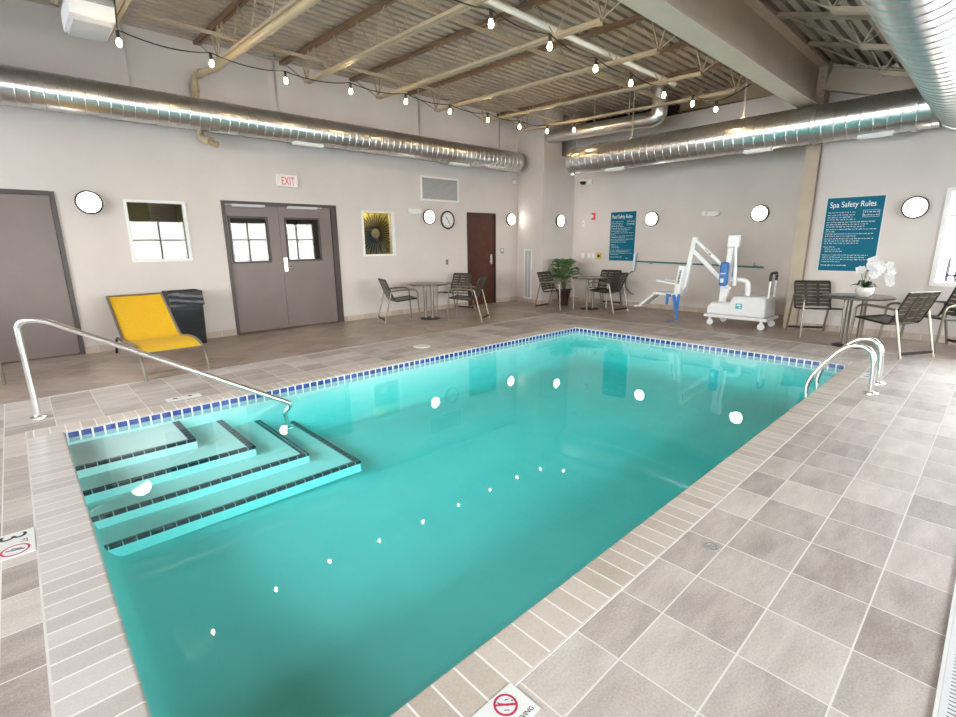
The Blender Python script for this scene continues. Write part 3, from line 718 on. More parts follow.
# ------------------------------------------------------------------ string lights
def strand(label, pts, sag=.055):
    o = thing('string_lights', label, 'string lights', pts[0], 0, 'bulb strings')
    P = []
    for i in range(len(pts)-1):
        a, c = Vector(pts[i]), Vector(pts[i+1]); k = 8; s = sag*min(1, (c-a).length)
        for j in range(k): t = j/k; P.append(a.lerp(c, t)-V(0, 0, s*4*t*(1-t)))
    P.append(Vector(pts[-1]))
    b = MB(); b.tube(P, .007, 6); b.build('cable', M['cable'], o, world=True, smooth=True)
    me_s = me_b = None
    for p in pts[1:-1] if len(pts) > 3 else pts:
        if me_s is None:
            b = MB(); b.lathe([(.008, .03), (.018, .02), (.018, -.045), (.014, -.05)], n=12); s = b.build('lamp_socket', M['cable'], o, smooth=True); me_s = s.data
            b = MB(); b.lathe([(.012, -.045), (.016, -.062), (.025, -.086), (.0245, -.104), (.015, -.120), (.003, -.126)], n=14); u = b.build('bulb', M['bulb_glow'], s, smooth=True); me_b = u.data
        else:
            s = bpy.data.objects.new('lamp_socket', me_s); COL.objects.link(s); s.parent = o
            u = bpy.data.objects.new('bulb', me_b); COL.objects.link(u); u.parent = s
        s.location = Vector(p)-o.location-V(0, 0, .03)
    return o
def zpos(y): return 3.80
A = [(1.18, 6.42, 4.12), (1.17, 6.56, 3.61), (2.17, 7.0, 3.74), (3.10, 7.05, 3.74), (4.06, 7.03, 3.78), (5.02, 7.0, 3.80), (5.92, 6.98, 3.79), (6.85, 7.0, 3.80), (7.72, 7.0, 3.80), (8.45, 6.9, 3.80), (8.75, 6.45, 3.80), (8.75, 6.2, 3.80)]
strand('string of warm bulbs along the joist ends near the door wall', A)
B_ = [(-.2, 3.85, 3.70), (.79, 3.77, 3.59), (1.81, 3.72, 3.59), (2.74, 3.70, 3.60), (3.66, 3.69, 3.59), (4.51, 3.67, 3.59), (5.46, 3.74, 3.59), (6.27, 3.74, 3.59), (7.11, 3.71, 3.59), (7.86, 3.63, 3.59), (8.46, 3.53, 3.59), (8.89, 3.2, 3.85)]
strand('string of warm bulbs running across the middle of the roof joists', B_)

# ------------------------------------------------------------------ round wall lights
def wall_lamp_proto():
    o = thing('wall_lamp', 'x', 'lamp')
    b = MB(); b.lathe([(.14, 0), (.152, -.012), (.156, -.048), (.146, -.060), (.134, -.056), (.130, -.02)], axis='Y', n=36, cap=False); b.build('lamp_rim', M['lamp_rim'], o, smooth=True)
    b = MB(); b.lathe([(.135, -.040), (.132, -.058), (.112, -.072), (.07, -.082), (.001, -.086)], axis='Y', n=36); b.build('lamp_diffuser', M['lamp_glow'], o, smooth=True)
    return o
LG = 'round wall lamps'
lamps = [((.908, YL, 2.065), 0, 'lit round wall lamp between the left door and the dark lobby window'),
         ((6.735, YL, 2.033), 0, 'lit round wall lamp beside the wall clock'),
         ((9.322, YL, 2.042), 0, 'lit round wall lamp just right of the wooden door'),
         ((9.83, YF, 1.973), 0, 'lit round wall lamp on the corner chase above the palm'),
         ((XR, 5.49, 1.944), -PI/2, 'lit round wall lamp right of the pool rules sign, above the lift seat'),
         ((XR, 3.331, 1.953), -PI/2, 'lit round wall lamp above the lift base, left of the column'),
         ((XB, 1.041, 1.897), -PI/2, 'lit round wall lamp between the spa rules sign and the outside window')]
proto = None
for loc, rz, lab in lamps:
    if proto is None:
        proto = wall_lamp_proto(); proto.location = loc; proto['label'] = lab; proto['group'] = LG
    else: dup(proto, loc, rz, lab, LG)

# ------------------------------------------------------------------ things on the left wall (local frame: x to the right, -y towards the room)
o = thing('wall_clock', 'white faced wall clock with dark rim left of the wooden door', 'clock', (7.266, YL, 1.983))
b = MB(); b.lathe([(.17, 0), (.195, -.01), (.195, -.04), (.18, -.045), (.165, -.03)], axis='Y', n=36, cap=False); b.build('clock_rim', M['lamp_rim'], o, smooth=True)
b = MB(); b.lathe([(.168, 0), (.168, -.025), (.001, -.025)], axis='Y', n=36); b.build('clock_face', M['white'], o)
b = MB(); b.bar((0, -.030, 0), (-.06, -.030, .07), .012, .004, up=(0, 1, 0)); b.build('clock_hand', M['black_print'], o)
b = MB(); b.bar((0, -.033, 0), (.055, -.033, -.10), .010, .004, up=(0, 1, 0)); b.build('clock_hand', M['black_print'], o)
b = MB()
for i in range(12):
    a = PI*i/6; b.bar((.135*math.sin(a), -.028, .135*math.cos(a)), (.155*math.sin(a), -.028, .155*math.cos(a)), .009, .003, up=(0, 1, 0))
b.build('hour_mark', M['black_print'], o)

o = thing('exit_sign', 'white exit sign with red letters above the double doors', 'sign', (3.69, YL, 2.545))
b = MB(); b.box((-.175, -.06, -.10), (.175, 0, .10)); b.build('sign_housing', M['exit_white'], o, bevel=.006)
text('sign_letters', 'EXIT', .185, M['exit_red'], o, (.005, -.0615, -.066), align='CENTER', ext=.001, sx=.62)

def grille(name, label, loc, rz, w, h, n, vertical=False, cols=1):
    o = thing(name, label, 'vent', loc, rz)
    b = MB(); f = .035
    for s in ((-w/2, w/2, -h/2, -h/2+f), (-w/2, w/2, h/2-f, h/2), (-w/2, -w/2+f, -h/2+f, h/2-f), (w/2-f, w/2, -h/2+f, h/2-f)): b.box((s[0], -.02, s[2]), (s[1], -.001, s[3]))
    if cols == 2: b.box((-.012, -.015, -h/2+f), (.012, -.001, h/2-f))
    b.build('vent_frame', M['white'], o)
    b = MB(); b.box((-w/2+f, -.003, -h/2+f), (w/2-f, -.001, h/2-f)); b.build('vent_back', M['plastic_grey'], o)
    b = MB(); H = h-2*f
    for i in range(n):
        z = -h/2+f+H*(i+.5)/n; b.prism([(-w/2+f, -.004, z+H/n*.30), (-w/2+f, -.013, z-H/n*.34), (-w/2+f, -.015, z-H/n*.30), (-w/2+f, -.006, z+H/n*.34)], (w-2*f, 0, 0))
    b.build('vent_louver', M['louver'], o)
    return o
grille('return_vent', 'wide white framed air return grille above the clock', (7.09, YL, 2.62), 0, 1.05, .50, 18)
ang = math.atan2(YL-YF, CX0-CX1)      # direction of the chase face
t = .48; gx, gy = CX0+(CX1-CX0)*t, YL+(YF-YL)*t
grille('floor_vent', 'tall narrow white louvred grille low on the corner chase', (gx-.004, gy+.0015, .70), ang-PI, .37, 1.22, 40, cols=2)

o = thing('emergency_light', 'white twin head emergency light between the sunburst window and the clock', 'light', (6.33, YL, 2.13), 0, 'emergency lights')
b = MB(); b.box((-.10, -.06, -.05), (.10, 0, .055)); b.build('light_housing', M['exit_white'], o, bevel=.01)
for s in (-1, 1): b = MB(); b.lathe([(.03, 0), (.05, -.05), (.05, -.07), (.02, -.075)], (s*.125, -.03, .01), 'Y', 16); b.build('lamp_head', M['white'], o, smooth=True)
o = thing('emergency_light', 'white twin head emergency light above the lift arm', 'light', (XR, 4.22, 1.99), -PI/2, 'emergency lights')
b = MB(); b.box((-.10, -.06, -.05), (.10, 0, .055)); b.build('light_housing', M['exit_white'], o, bevel=.01)
for s in (-1, 1): b = MB(); b.lathe([(.03, 0), (.05, -.05), (.05, -.07), (.02, -.075)], (s*.125, -.03, .01), 'Y', 16); b.build('lamp_head', M['white'], o, smooth=True)

def plate(name, label, cat, loc, rz, w, h, m=None, bits=()):
    o = thing(name, label, cat, loc, rz, 'light switches' if name == 'light_switch' else None)
    b = MB(); b.box((-w/2, -.008, -h/2), (w/2, 0, h/2)); b.build('cover_plate', m or M['white'], o, bevel=.002)
    for nm, mm, (x0, x1, z0, z1), dpt in bits:
        b = MB(); b.box((x0, -.008-dpt, z0), (x1, -.008, z1)); b.build(nm, mm, o)
    return o
SW = [('switch_toggle', M['white'], (-.012, .012, -.03, .03), .008)]
plate('outlet', 'grey wall outlet under the clock, above the first table', 'outlet', (7.236, YL, 1.061), 0, .075, .12, M['plastic_grey'], [('socket', M['black_print'], (-.02, .02, .012, .04), .002), ('socket', M['black_print'], (-.02, .02, -.04, -.012), .002)])
plate('card_reader', 'small grey reader right of the wooden door', 'reader', (9.033, YL, 1.274), 0, .11, .13, M['plastic_grey'], [('reader_face', M['white'], (-.035, .035, -.005, .045), .003)])
plate('light_switch', 'white single switch nearest the corner, over the palm', 'switch', (XR, 7.272, 1.145), -PI/2, .075, .12, None, SW)
plate('light_switch', 'left white switch of the middle pair beside the yellow plate', 'switch', (XR, 7.09, 1.146), -PI/2, .075, .12, None, SW)
plate('light_switch', 'white switch immediately left of the yellow plate', 'switch', (XR, 6.975, 1.147), -PI/2, .075, .12, None, SW)
plate('emergency_button', 'yellow square plate with dark button left of the pool rules sign', 'button', (XR, 6.81, 1.137), -PI/2, .15, .15, M['brass'], [('push_button', M['black_print'], (-.03, .03, -.03, .03), .015)])
plate('thermostat', 'small white box on the wall above the switches', 'thermostat', (XR, 7.29, 1.913), -PI/2, .07, .14, None, [('dial', M['louver'], (-.02, .02, -.02, .02), .004)])
plate('fire_alarm', 'small red and white fire alarm strobe left of the pool rules sign', 'alarm', (XR, 7.01, 2.066), -PI/2, .11, .16, M['red'], [('strobe_lens', M['white'], (-.045, .0, -.03, .04), .02)])
plate('heat_detector', 'small grey box on the wall below the end of the left duct', 'sensor', (9.45, YL, 2.95), 0, .15, .15, M['louver'], [('sensor_face', M['white'], (-.05, .05, -.05, .03), .02)])
o = thing('security_camera', 'white dome security camera under the end of the right duct', 'camera', (XR, 7.2, 2.85), -PI/2)
b = MB(); b.box((-.03, -.06, -.05), (.13, 0, .08)); b.tube([(.04, -.05, .05), (-.02, -.14, .04)], .03, 10); b.build('camera_mount', M['white'], o)
b = MB(); b.lathe([(.07, .05), (.085, .03), (.085, 0)], (-.04, -.16, .02), 'Z', 18); b.build('camera_collar', M['white'], o, smooth=True)
b = MB(); b.lathe([(.075, .0), (.068, -.035), (.04, -.065), (.003, -.075)], (-.04, -.16, .02), 'Z', 18); b.build('camera_dome', M['rubber'], o, smooth=True)

# rule signs
def rules_sign(name, label, loc, w, h, title, seed, blocks):
    rnd = random.Random(seed)
    o = thing(name, label, 'sign', loc, -PI/2)
    b = MB(); b.box((-w/2, -.012, -h/2), (w/2, 0, h/2)); b.build('sign_edge', M['sign_edge'], o)
    b = MB(); b.box((-w/2+.012, -.016, -h/2+.012), (w/2-.012, -.012, h/2-.012)); b.build('sign_panel', M['sign_blue'], o)
    t = text('sign_title', title, .118, M['sign_white'], o, (-w/2+.05, -.0165, h/2-.155), ext=.0008, fit=w-.16)
    # rows of lettering too small to read: broken strokes, word by word
    b = MB()
    for (u0, u1, v, bold) in blocks:
        x = -w/2+u0*w; xe = -w/2+u1*w; z = h/2-v*h
        while x < xe-.01:
            L = rnd.uniform(.014, .05); L = min(L, xe-x)
            hh = .0085 if bold else .006
            k = max(1, int(L/.010))
            for i in range(k):
                a = x+L*i/k; up = rnd.choice((0, 0, .004, -.003))
                b.box((a, -.0170, z-hh/2+min(0, up)), (a+L/k*.72, -.0160, z+hh/2+max(0, up)))
            x += L+.010
    b.build('sign_small_print', M['sign_white'], o)
    b = MB(); x0, x1, z0, z1 = .16*w, .43*w, h/2-.275*h, h/2-.185*h
    for s in ((x0, x1, z1-.004, z1), (x0, x1, z0, z0+.004), (x0, x0+.004, z0, z1), (x1-.004, x1, z0, z1)): b.box((s[0], -.0168, s[2]), (s[1], -.016, s[3]))
    b.build('sign_hours_box', M['sign_edge'], o)
    return o
rows = [(.06, .53, .205, 0), (.06, .53, .240, 0), (.06, .50, .270, 0), (.06, .56, .300, 0), (.06, .90, .335, 0), (.06, .80, .365, 0), (.06, .72, .395, 0), (.06, .92, .43, 0), (.06, .22, .46, 0), (.06, .90, .49, 0), (.06, .60, .52, 0), (.06, .92, .555, 0), (.06, .68, .585, 0), (.06, .66, .615, 0),
        (.06, .28, .665, 0), (.09, .36, .695, 0), (.09, .42, .725, 0), (.06, .86, .775, 0), (.06, .80, .805, 0), (.06, .90, .835, 0), (.06, .40, .865, 0), (.06, .52, .915, 1), (.68, .78, .94, 1), (.69, .92, .212, 1), (.67, .92, .250, 1)]
rules_sign('pool_rules_sign', 'teal pool rules notice left of the lift, smaller of the two blue signs in view', (XR, 6.20, 1.585), .67, 1.12, 'Pool Safety Rules', 3, rows)
rules_sign('spa_rules_sign', 'teal spa rules notice right of the column behind the orchid', (XB, 1.755, 1.535), .74, 1.14, 'Spa Safety Rules', 5, rows)

# pool net pole on wall hooks
o = thing('net_pole', 'teal handled telescopic pole with leaf skimmer hung level on the lift wall', 'pool pole', (XR-.10, 4.2, 1.0))
b = MB(); b.tube([(XR-.10, 5.76, 1.035), (XR-.10, 3.13, .965)], .016, 10); b.build('pole_grip', M['pole_teal'], o, world=True, smooth=True)
b = MB(); b.tube([(XR-.10, 3.14, .965), (XR-.10, 2.92, .96)], .012, 8); b.build('pole_tip', M['white'], o, world=True, smooth=True)
b = MB(); b.bar((XR-.10, 5.80, 1.22), (XR-.10, 5.82, .82), .03, .05, up=(0, 1, 0)); b.build('brush_head', M['net_blue'], o, world=True, bevel=.006)
b = MB(); b.tube([(XR-.02, 6.0-.012*i*0, 0) for i in range(0)] or arc((XR-.03, 5.78, .55), .27, 1.9, 4.6, 14, (0, -1, 0), (0, 0, 1)), .010, 8); b.build('net_hoop', M['hose'], o, world=True, smooth=True)
for y in (5.42, 3.3):
    b = MB(); b.box((XR-.12, y-.008, .985), (XR, y+.008, 1.0)); b.box((XR-.13, y-.008, .985), (XR-.115, y+.008, 1.05)); tag(b.build('wall_hook', M['plastic_grey']), 'grey hook holding the %s end of the pool pole' % ('net' if y > 5 else 'handle'), 'hook', 'pool pole hooks')
# ------------------------------------------------------------------ chairs
def make_chair():
    """strap armchair; local frame: seat opens towards +y, origin on the floor under the seat"""
    o = thing('patio_chair', 'x', 'chair')
    hw = .265
    sz = lambda y: .40 + (y+.22)*.10                      # seat surface height, front higher
    # back line: from the seat rear up and back
    bx = lambda t: (-.22-.155*t, .43+.375*t)              # (y, z), t 0..1
    FR, ST, DK = M['frame_bronze'], M['strap'], M['frame_dark']
    b = MB()
    for i in range(7):
        y = -.17+i*.062; z = sz(y)
        b.add([(-hw+.02, y-.023, z), (0, y-.023, z-.016), (hw-.02, y-.023, z), (hw-.02, y+.023, z+.004), (0, y+.023, z-.012), (-hw+.02, y+.023, z+.004)], [(0, 1, 4, 5), (1, 2, 3, 4)])
        b.add([(-hw+.02, y-.023, z-.005), (0, y-.023, z-.021), (hw-.02, y-.023, z-.005), (hw-.02, y+.023, z-.001), (0, y+.023, z-.017), (-hw+.02, y+.023, z-.001)], [(5, 4, 1, 0), (4, 3, 2, 1)])
    for x in (-.085, .085): b.bar((x, -.19, sz(-.19)-.012), (x, .22, sz(.22)-.012), .042, .006)
    b.build('seat', ST, o, fix=False)
    b = MB()
    for i in range(7):
        t = .08+i*.145; y, z = bx(t); dy, dz = -.346*.024, .938*.024
        P = [(-hw+.02, y, z), (0, y-.022, z), (hw-.02, y, z)]
        b.add([(p[0], p[1]-dy, p[2]-dz) for p in P]+[(p[0], p[1]+dy, p[2]+dz) for p in P], [(0, 1, 4, 3), (1, 2, 5, 4)])
        b.add([(p[0], p[1]-dy-.005, p[2]-dz-.002) for p in P]+[(p[0], p[1]+dy-.005, p[2]+dz-.002) for p in P], [(3, 4, 1, 0), (4, 5, 2, 1)])
    for x in (-.085, .085):
        p, q = bx(0), bx(1.0); b.bar((x, p[0]-.022, p[1]), (x, q[0]-.022, q[1]), .042, .006, up=(0, 1, 0))
    b.build('backrest', ST, o, fix=False)
    b = MB()
    for s in (-1, 1):
        P = [(s*(hw-.02), .23, sz(.23)), (s*(hw-.02), -.20, sz(-.20)), (s*(hw-.02), bx(.15)[0], bx(.15)[1]), (s*(hw-.02), bx(1.0)[0], bx(1.0)[1])]
        b.tube(fillet(P, .06), .013, 8)
    b.tube([(-hw+.02, .23, sz(.23)), (hw-.02, .23, sz(.23))], .012, 8); p = bx(1.02); b.tube([(-hw+.02, *p), (hw-.02, *p)], .014, 8)
    b.build('seat_frame', DK, o, smooth=True)
    for s in (-1, 1):
        b = MB(); b.tube(fillet([(s*hw, .27, 0), (s*hw, .235, .60), (s*hw, .10, .625)], .09), .0155, 8); b.build('leg', FR, o, smooth=True)
        b = MB(); b.tube([(s*hw, bx(.42)[0]+.01, .60), (s*hw, -.43, 0)], .0155, 8); b.build('leg', FR, o, smooth=True)
        b = MB(); b.tube([(s*hw, .12, .622), (s*hw, -.10, .615), (s*hw, bx(.42)[0]+.01, .60)], .0165, 8); b.build('armrest', FR, o, smooth=True)
    b = MB(); b.bar((-hw, -.415, .065), (hw, -.415, .065), .014, .035); b.build('stretcher', DK, o)
    return o
chair = None
def place_chair(x, y, fx, fy, label, group):
    global chair
    rz = math.atan2(fy, fx)-PI/2
    if chair is None:
        chair = make_chair(); chair.location = (x, y, 0); chair.rotation_euler = (0, 0, rz); chair['label'] = label; chair['group'] = group
        return chair
    return dup(chair, (x, y, 0), rz, label, group)
G1, G2, G3 = 'strap chairs at the table by the door wall', 'strap chairs at the corner table', 'strap chairs at the orchid table'
place_chair(5.47, 8.03, .95, -.30, 'strap armchair at the door wall table, on its side nearer the sunburst window', G1)
place_chair(6.40, 7.22, -.50, .86, 'strap armchair at the door wall table, on its pool side with its back edge on', G1)
place_chair(6.95, 8.20, -1, -.25, 'strap armchair at the door wall table, nearest the wooden door', G1)
place_chair(8.82, 6.82, .06, -1, 'strap armchair at the corner table, in front of the palm', G2)
place_chair(9.37, 5.94, .05, 1, 'strap armchair at the corner table, nearest the pool lift', G2)
place_chair(9.90, 6.35, -1, -.05, 'strap armchair at the corner table, behind it against the wall', G2)
place_chair(9.02, 1.92, -.85, -.50, 'strap armchair at the orchid table, beside the tan column', G3)
place_chair(8.30, .97, .50, .866, 'strap armchair at the orchid table, its back towards the pool ladder', G3)
place_chair(8.98, .50, -.75, .66, 'strap armchair at the orchid table, below the outside window', G3)
place_chair(-.575, 7.59, .15, -1, 'strap armchair cut off by the left edge, only a dark leg showing', 'strap chair at the left edge')

def make_table():
    o = thing('cafe_table', 'x', 'table')
    b = MB(); b.lathe([(.001, .675), (.385, .675), (.41, .685), (.41, .70), (.40, .705), (.001, .705)], n=48); b.build('table_top', M['table_top'], o, smooth=True)
    for x in (-.075, .075): b = MB(); b.tube([(x, -x*.4, .02), (x, -x*.4, .675)], .032, 14); b.build('pedestal_post', M['frame_bronze'], o, smooth=True)
    b = MB(); b.lathe([(.215, 0), (.215, .010), (.18, .022), (.001, .028)], n=40); b.build('table_base', M['table_base'], o, smooth=True)
    return o
tp = make_table(); tp.location = (5.97, 7.82, 0); tp.rotation_euler = (0, 0, -.8); tp['label'] = 'round pedestal table by the door wall under the clock'; tp['group'] = 'round pedestal tables'
dup(tp, (9.36, 6.32, 0), -1.2, 'round pedestal table in the far corner beside the palm', 'round pedestal tables')
dup(tp, (8.42, 1.34, 0), -1.1, 'round pedestal table with the white orchid on it', 'round pedestal tables')

# ------------------------------------------------------------------ yellow lounger
o = thing('sun_lounger', 'yellow sling lounger with raised back against the door wall', 'lounger', (1.2, 7.4, 0))
LX0, LX1 = .885, 1.535
prof = fillet([(8.46, .80), (7.60, .285), (7.15, .335), (6.78, .345), (6.50, .285)], [.0, .16, .25, .2], 8)if False else None
pp = fillet([V(0, 8.46, .80), V(0, 7.62, .275), V(0, 7.20, .335), V(0, 6.80, .350), V(0, 6.52, .285)], .15, 6)
b = MB(); n = len(pp)
for k, dz in ((0, 0), (1, -.006)):
    P = []
    for p in pp:
        for i in range(5): x = LX0+.018+(LX1-LX0-.036)*i/4; P.append((x, p.y, p.z+dz-.010*math.sin(PI*i/4)))
    F = []
    for j in range(n-1):
        for i in range(4): a = j*5+i; F.append((a, a+1, a+6, a+5) if k == 0 else (a+5, a+6, a+1, a))
    b.add(P, F)
b.build('sling', M['yellow'], o, world=True, smooth=True, fix=False)
for x in (LX0, LX1):
    b = MB(); b.tube([(x, p.y, p.z) for p in pp], .017, 8); b.build('side_rail', M['frame_bronze'], o, world=True, smooth=True)
    b = MB(); b.tube(fillet([(x, 6.60, .30), (x, 6.47, .24), (x, 6.42, 0)], .05), .016, 8); b.build('leg', M['frame_bronze'], o, world=True, smooth=True)
    b = MB(); b.tube(fillet([(x, 7.62, .285), (x, 8.25, .26), (x, 8.48, 0)], .16), .016, 8); b.build('leg', M['frame_dark'], o, world=True, smooth=True)
for y, z in ((8.46, .80), (6.52, .285), (7.62, .262), (6.425, .07)): b = MB(); b.tube([(LX0, y, z), (LX1, y, z)], .013, 8); b.build('cross_bar', M['frame_bronze'], o, world=True, smooth=True)

# ------------------------------------------------------------------ waste bin with black bag
o = thing('waste_bin', 'square bin lined with a glossy black bag beside the yellow lounger', 'bin', (1.82, 8.53, 0))
def soft_box(b, w0, w1, d0, d1, z0, z1, amp, seed, cap=True):
    rnd = random.Random(seed); N_ = 40; K = 10; P = []; F = []
    ph = [rnd.uniform(0, 6.3) for _ in range(6)]
    for k in range(K+1):
        t = k/K; w, d_ = w0+(w1-w0)*t, d0+(d1-d0)*t
        for i in range(N_):
            a = 2*PI*i/N_; c, s = math.cos(a), math.sin(a); q = max(abs(c), abs(s)); e = .93
            x, y = c/q, s/q; rr = 1+amp*(math.sin(7*a+ph[0]+2*t)+.6*math.sin(13*a+ph[1]-4*t)+.5*math.sin(5*t*3+ph[2]+3*a))
            P.append((x*w/2*rr, y*d_/2*rr, z0+(z1-z0)*t))
    for k in range(K):
        for i in range(N_): F.append((k*N_+i, k*N_+(i+1) % N_, (k+1)*N_+(i+1) % N_, (k+1)*N_+i))
    F.append(tuple(range(N_-1, -1, -1)))
    if cap: F.append(tuple(K*N_+i for i in range(N_)))
    b.add(P, F)
b = MB(); soft_box(b, .40, .445, .36, .39, 0, .76, .006, 1); b.build('bag_liner', M['black_plastic'], o, smooth=True)
b = MB(); soft_box(b, .465, .455, .405, .40, .60, .80, .014, 4, cap=False); b.build('bag_cuff', M['black_plastic'], o, smooth=True)
b = MB()
for s in ((-.228, .228, -.2, -.18), (-.228, .228, .18, .2), (-.228, -.208, -.18, .18), (.208, .228, -.18, .18)): b.box((s[0], s[2], .785), (s[1], s[3], .815))
b.build('bin_rim', M['rubber'], o)

# ------------------------------------------------------------------ stainless rails
o = thing('pool_handrail', 'bent stainless handrail running from the deck down over the pool steps', 'handrail', (-.047, 5.66, 0))
b = MB()
P = [(-.047, 5.66, 0), (-.055, 5.663, .60), (-.055, 5.663, .865), (.11, 5.59, .868), (1.70, 4.863, -.025), (1.86, 4.79, -.115), (1.79, 4.822, -.20), (1.81, 4.812, -.366)]
b.tube(fillet(P, [0, .02, .14, .10, .08, .08, .03], 8), .024, 14); b.build('rail_tube', M['chrome'], o, world=True, smooth=True)
b = MB(); b.lathe([(.062, .002), (.060, .012), (.03, .022), (.026, .03)], (-.047, 5.66, 0), n=24); b.build('base_flange', M['chrome'], o, world=True, smooth=True)
b = MB(); b.lathe([(.055, 0), (.05, .012), (.026, .02)], (1.81, 4.812, -.363), n=20); b.build('base_flange', M['chrome'], o, world=True, smooth=True)

o = thing('pool_ladder', 'pair of curved stainless ladder grab rails at the right edge of the pool', 'ladder', (6.1, .715, 0))
for x, yb in ((5.875, .712), (6.345, .722)):
    pr = [(yb, 0), (yb+.012, .30), (yb+.04, .40), (yb+.115, .458), (yb+.21, .452), (yb+.30, .385), (yb+.41, .235), (yb+.50, .085), (yb+.53, -.02), (yb+.53, -.12), (yb+.53, -.70)]
    Q = [V(x, y, z) for y, z in pr]
    # smooth the outline once
    for _ in range(2):
        R = [Q[0]]
        for i in range(len(Q)-1): R += [Q[i].lerp(Q[i+1], .25), Q[i].lerp(Q[i+1], .75)]
        Q = R+[Q[-1]]
    b = MB(); b.tube(Q, .024, 14); r = b.build('grab_rail', M['chrome'], o, world=True, smooth=True)
    b = MB(); b.lathe([(.06, .002), (.058, .012), (.03, .022), (.026, .03)], (x, yb, 0), n=24); b.build('base_flange', M['chrome'], o, world=True, smooth=True)
for z in (-.28, -.52):
    b = MB(); b.box((5.89, 1.215, z-.015), (6.33, 1.285, z+.015)); b.build('tread', M['plastic_grey'], o, world=True, bevel=.005)

# ------------------------------------------------------------------ pool lift
LXc = 9.12
o = thing('pool_lift', 'white wheeled pool lift with sling seat on a swing arm and blue control pack', 'pool lift', (LXc, 3.1, 0))
def P3(y, z, x=LXc): return V(x, y, z)
b = MB()
b.prism([(8.94, 3.57, .20), (8.94, 3.57, .33), (8.94, 3.50, .41), (8.94, 3.20, .415), (8.94, 3.14, .53), (8.94, 2.70, .545), (8.94, 2.64, .50), (8.94, 2.62, .20)], (.55, 0, 0))
b.build('cart_body', M['lift_white'], o, world=True, bevel=.03)
b = MB(); b.box((8.90, 2.57, .145), (9.53, 3.60, .20)); b.build('cart_skirt', M['lift_white'], o, world=True, bevel=.015)
b = MB(); b.box((8.934, 2.985, .325), (8.9395, 3.085, .415)); bd = b.build('teal_badge', M['teal_badge'], o, world=True)
b = MB(); b.box((8.931, 3.005, .375), (8.934, 3.065, .400)); b.box((8.931, 3.005, .34), (8.934, 3.03, .36)); b.build('badge_mark', M['sign_white'], bd, world=True)
for x, y in ((8.97, 3.50), (8.95, 2.66), (9.47, 3.46), (9.47, 2.66)):
    b = MB(); b.lathe([(.03, -.018), (.055, -.014), (.055, .014), (.03, .018)], (x, y, .055), 'X', 18); c = b.build('caster_wheel', M['lift_white'], o, world=True, smooth=True)
    b = MB(); b.box((x-.028, y-.02, .05), (x-.02, y+.02, .15)); b.box((x+.02, y-.02, .05), (x+.028, y+.02, .15)); b.build('caster_fork', M['lift_white'], c, world=True) if False else b.build('caster_fork', M['lift_white'], o, world=True)
b = MB(); b.tube(fillet([(9.10, 2.645, .52), (9.10, 2.645, .93), (9.40, 2.645, .93), (9.40, 2.645, .52)], .08), .016, 10); b.build('push_handle', M['lift_white'], o, world=True, smooth=True)
b = MB(); b.tube(fillet([(9.10, 2.645, .80), (9.10, 2.645, .93), (9.40, 2.645, .93), (9.40, 2.645, .80)], .08), .022, 10); b.build('handle_grip', M['rubber'], o, world=True, smooth=True)
b = MB(); b.bar(P3(3.36, .40, 9.15), P3(3.325, 1.50, 9.15), .085, .10, up=(0, 1, 0)); b.bar(P3(3.39, .40, 9.15), P3(3.375, .78, 9.15), .12, .10, up=(0, 1, 0)); b.build('mast', M['lift_white'], o, world=True, bevel=.012)
b = MB(); b.box((9.08, 3.20, 1.34), (9.20, 3.39, 1.56)); b.build('mast_head', M['lift_white'], o, world=True, bevel=.03)
b = MB(); b.tube([P3(3.245, 1.40, 9.1), P3(3.205, .92, 9.1)], .022, 10); b.tube([P3(3.215, 1.05, 9.1), P3(3.20, .70, 9.1)], .030, 10); b.build('actuator', M['lift_white'], o, world=True, smooth=True)
b = MB(); b.bar(P3(3.96, 1.50), P3(3.38, .99), .06, .055, up=(0, 0, 1)); b.build('upper_arm', M['lift_white'], o, world=True, bevel=.008)
b = MB(); b.bar(P3(3.97, 1.30), P3(3.38, .76), .075, .075, up=(0, 0, 1)); b.build('lower_arm', M['lift_white'], o, world=True, bevel=.008)
b = MB(); b.lathe([(.001, 0), (.02, .004), (.02, .02)], (9.10-.02, 3.66, 1.235), 'X', 10); b.bar(P3(3.75, 1.325, 9.087), P3(3.68, 1.263, 9.087), .003, .014, up=(0, 0, 1)); b.build('arm_marking', M['plastic_grey'], o, world=True)
b = MB(); b.box((9.0, 3.30, .69), (9.085, 3.44, 1.10)); bp_ = b.build('control_pack', M['lift_blue'], o, world=True, bevel=.035)
b = MB(); b.box((8.994, 3.325, .90), (8.9995, 3.415, .915)); b.box((8.994, 3.35, .75), (8.9995, 3.405, .82)); b.build('control_marking', M['white'], bp_, world=True)
b = MB(); b.tube([P3(3.30, .68, 9.05), P3(3.245, .655, 9.02)], .035, 10); b.build('control_knob', M['lift_white'], o, world=True, smooth=True)
b = MB(); b.tube(fillet([P3(3.30, .80, 9.2), P3(3.15, .80, 9.2), P3(3.02, .78, 9.2), P3(3.0, .52, 9.2)], .14), .045, 12); b.build('guard_tube', M['lift_white'], o, world=True, smooth=True)
b = MB(); b.bar(P3(3.955, 1.54), P3(4.085, .62), .07, .085, up=(0, 1, 0)); b.bar(P3(4.085, .64), P3(4.16, .50), .06, .06, up=(0, 1, 0)); b.build('seat_post', M['lift_white'], o, world=True, bevel=.012)
n_ = Matrix.Rotation(.13, 3, 'X')
b = MB(); b.box((8.95, 4.075, .50), (9.33, 4.185, 1.03), rot=n_); sbk = b.build('seat_back', M['lift_white'], o, world=True, bevel=.02)
b = MB()
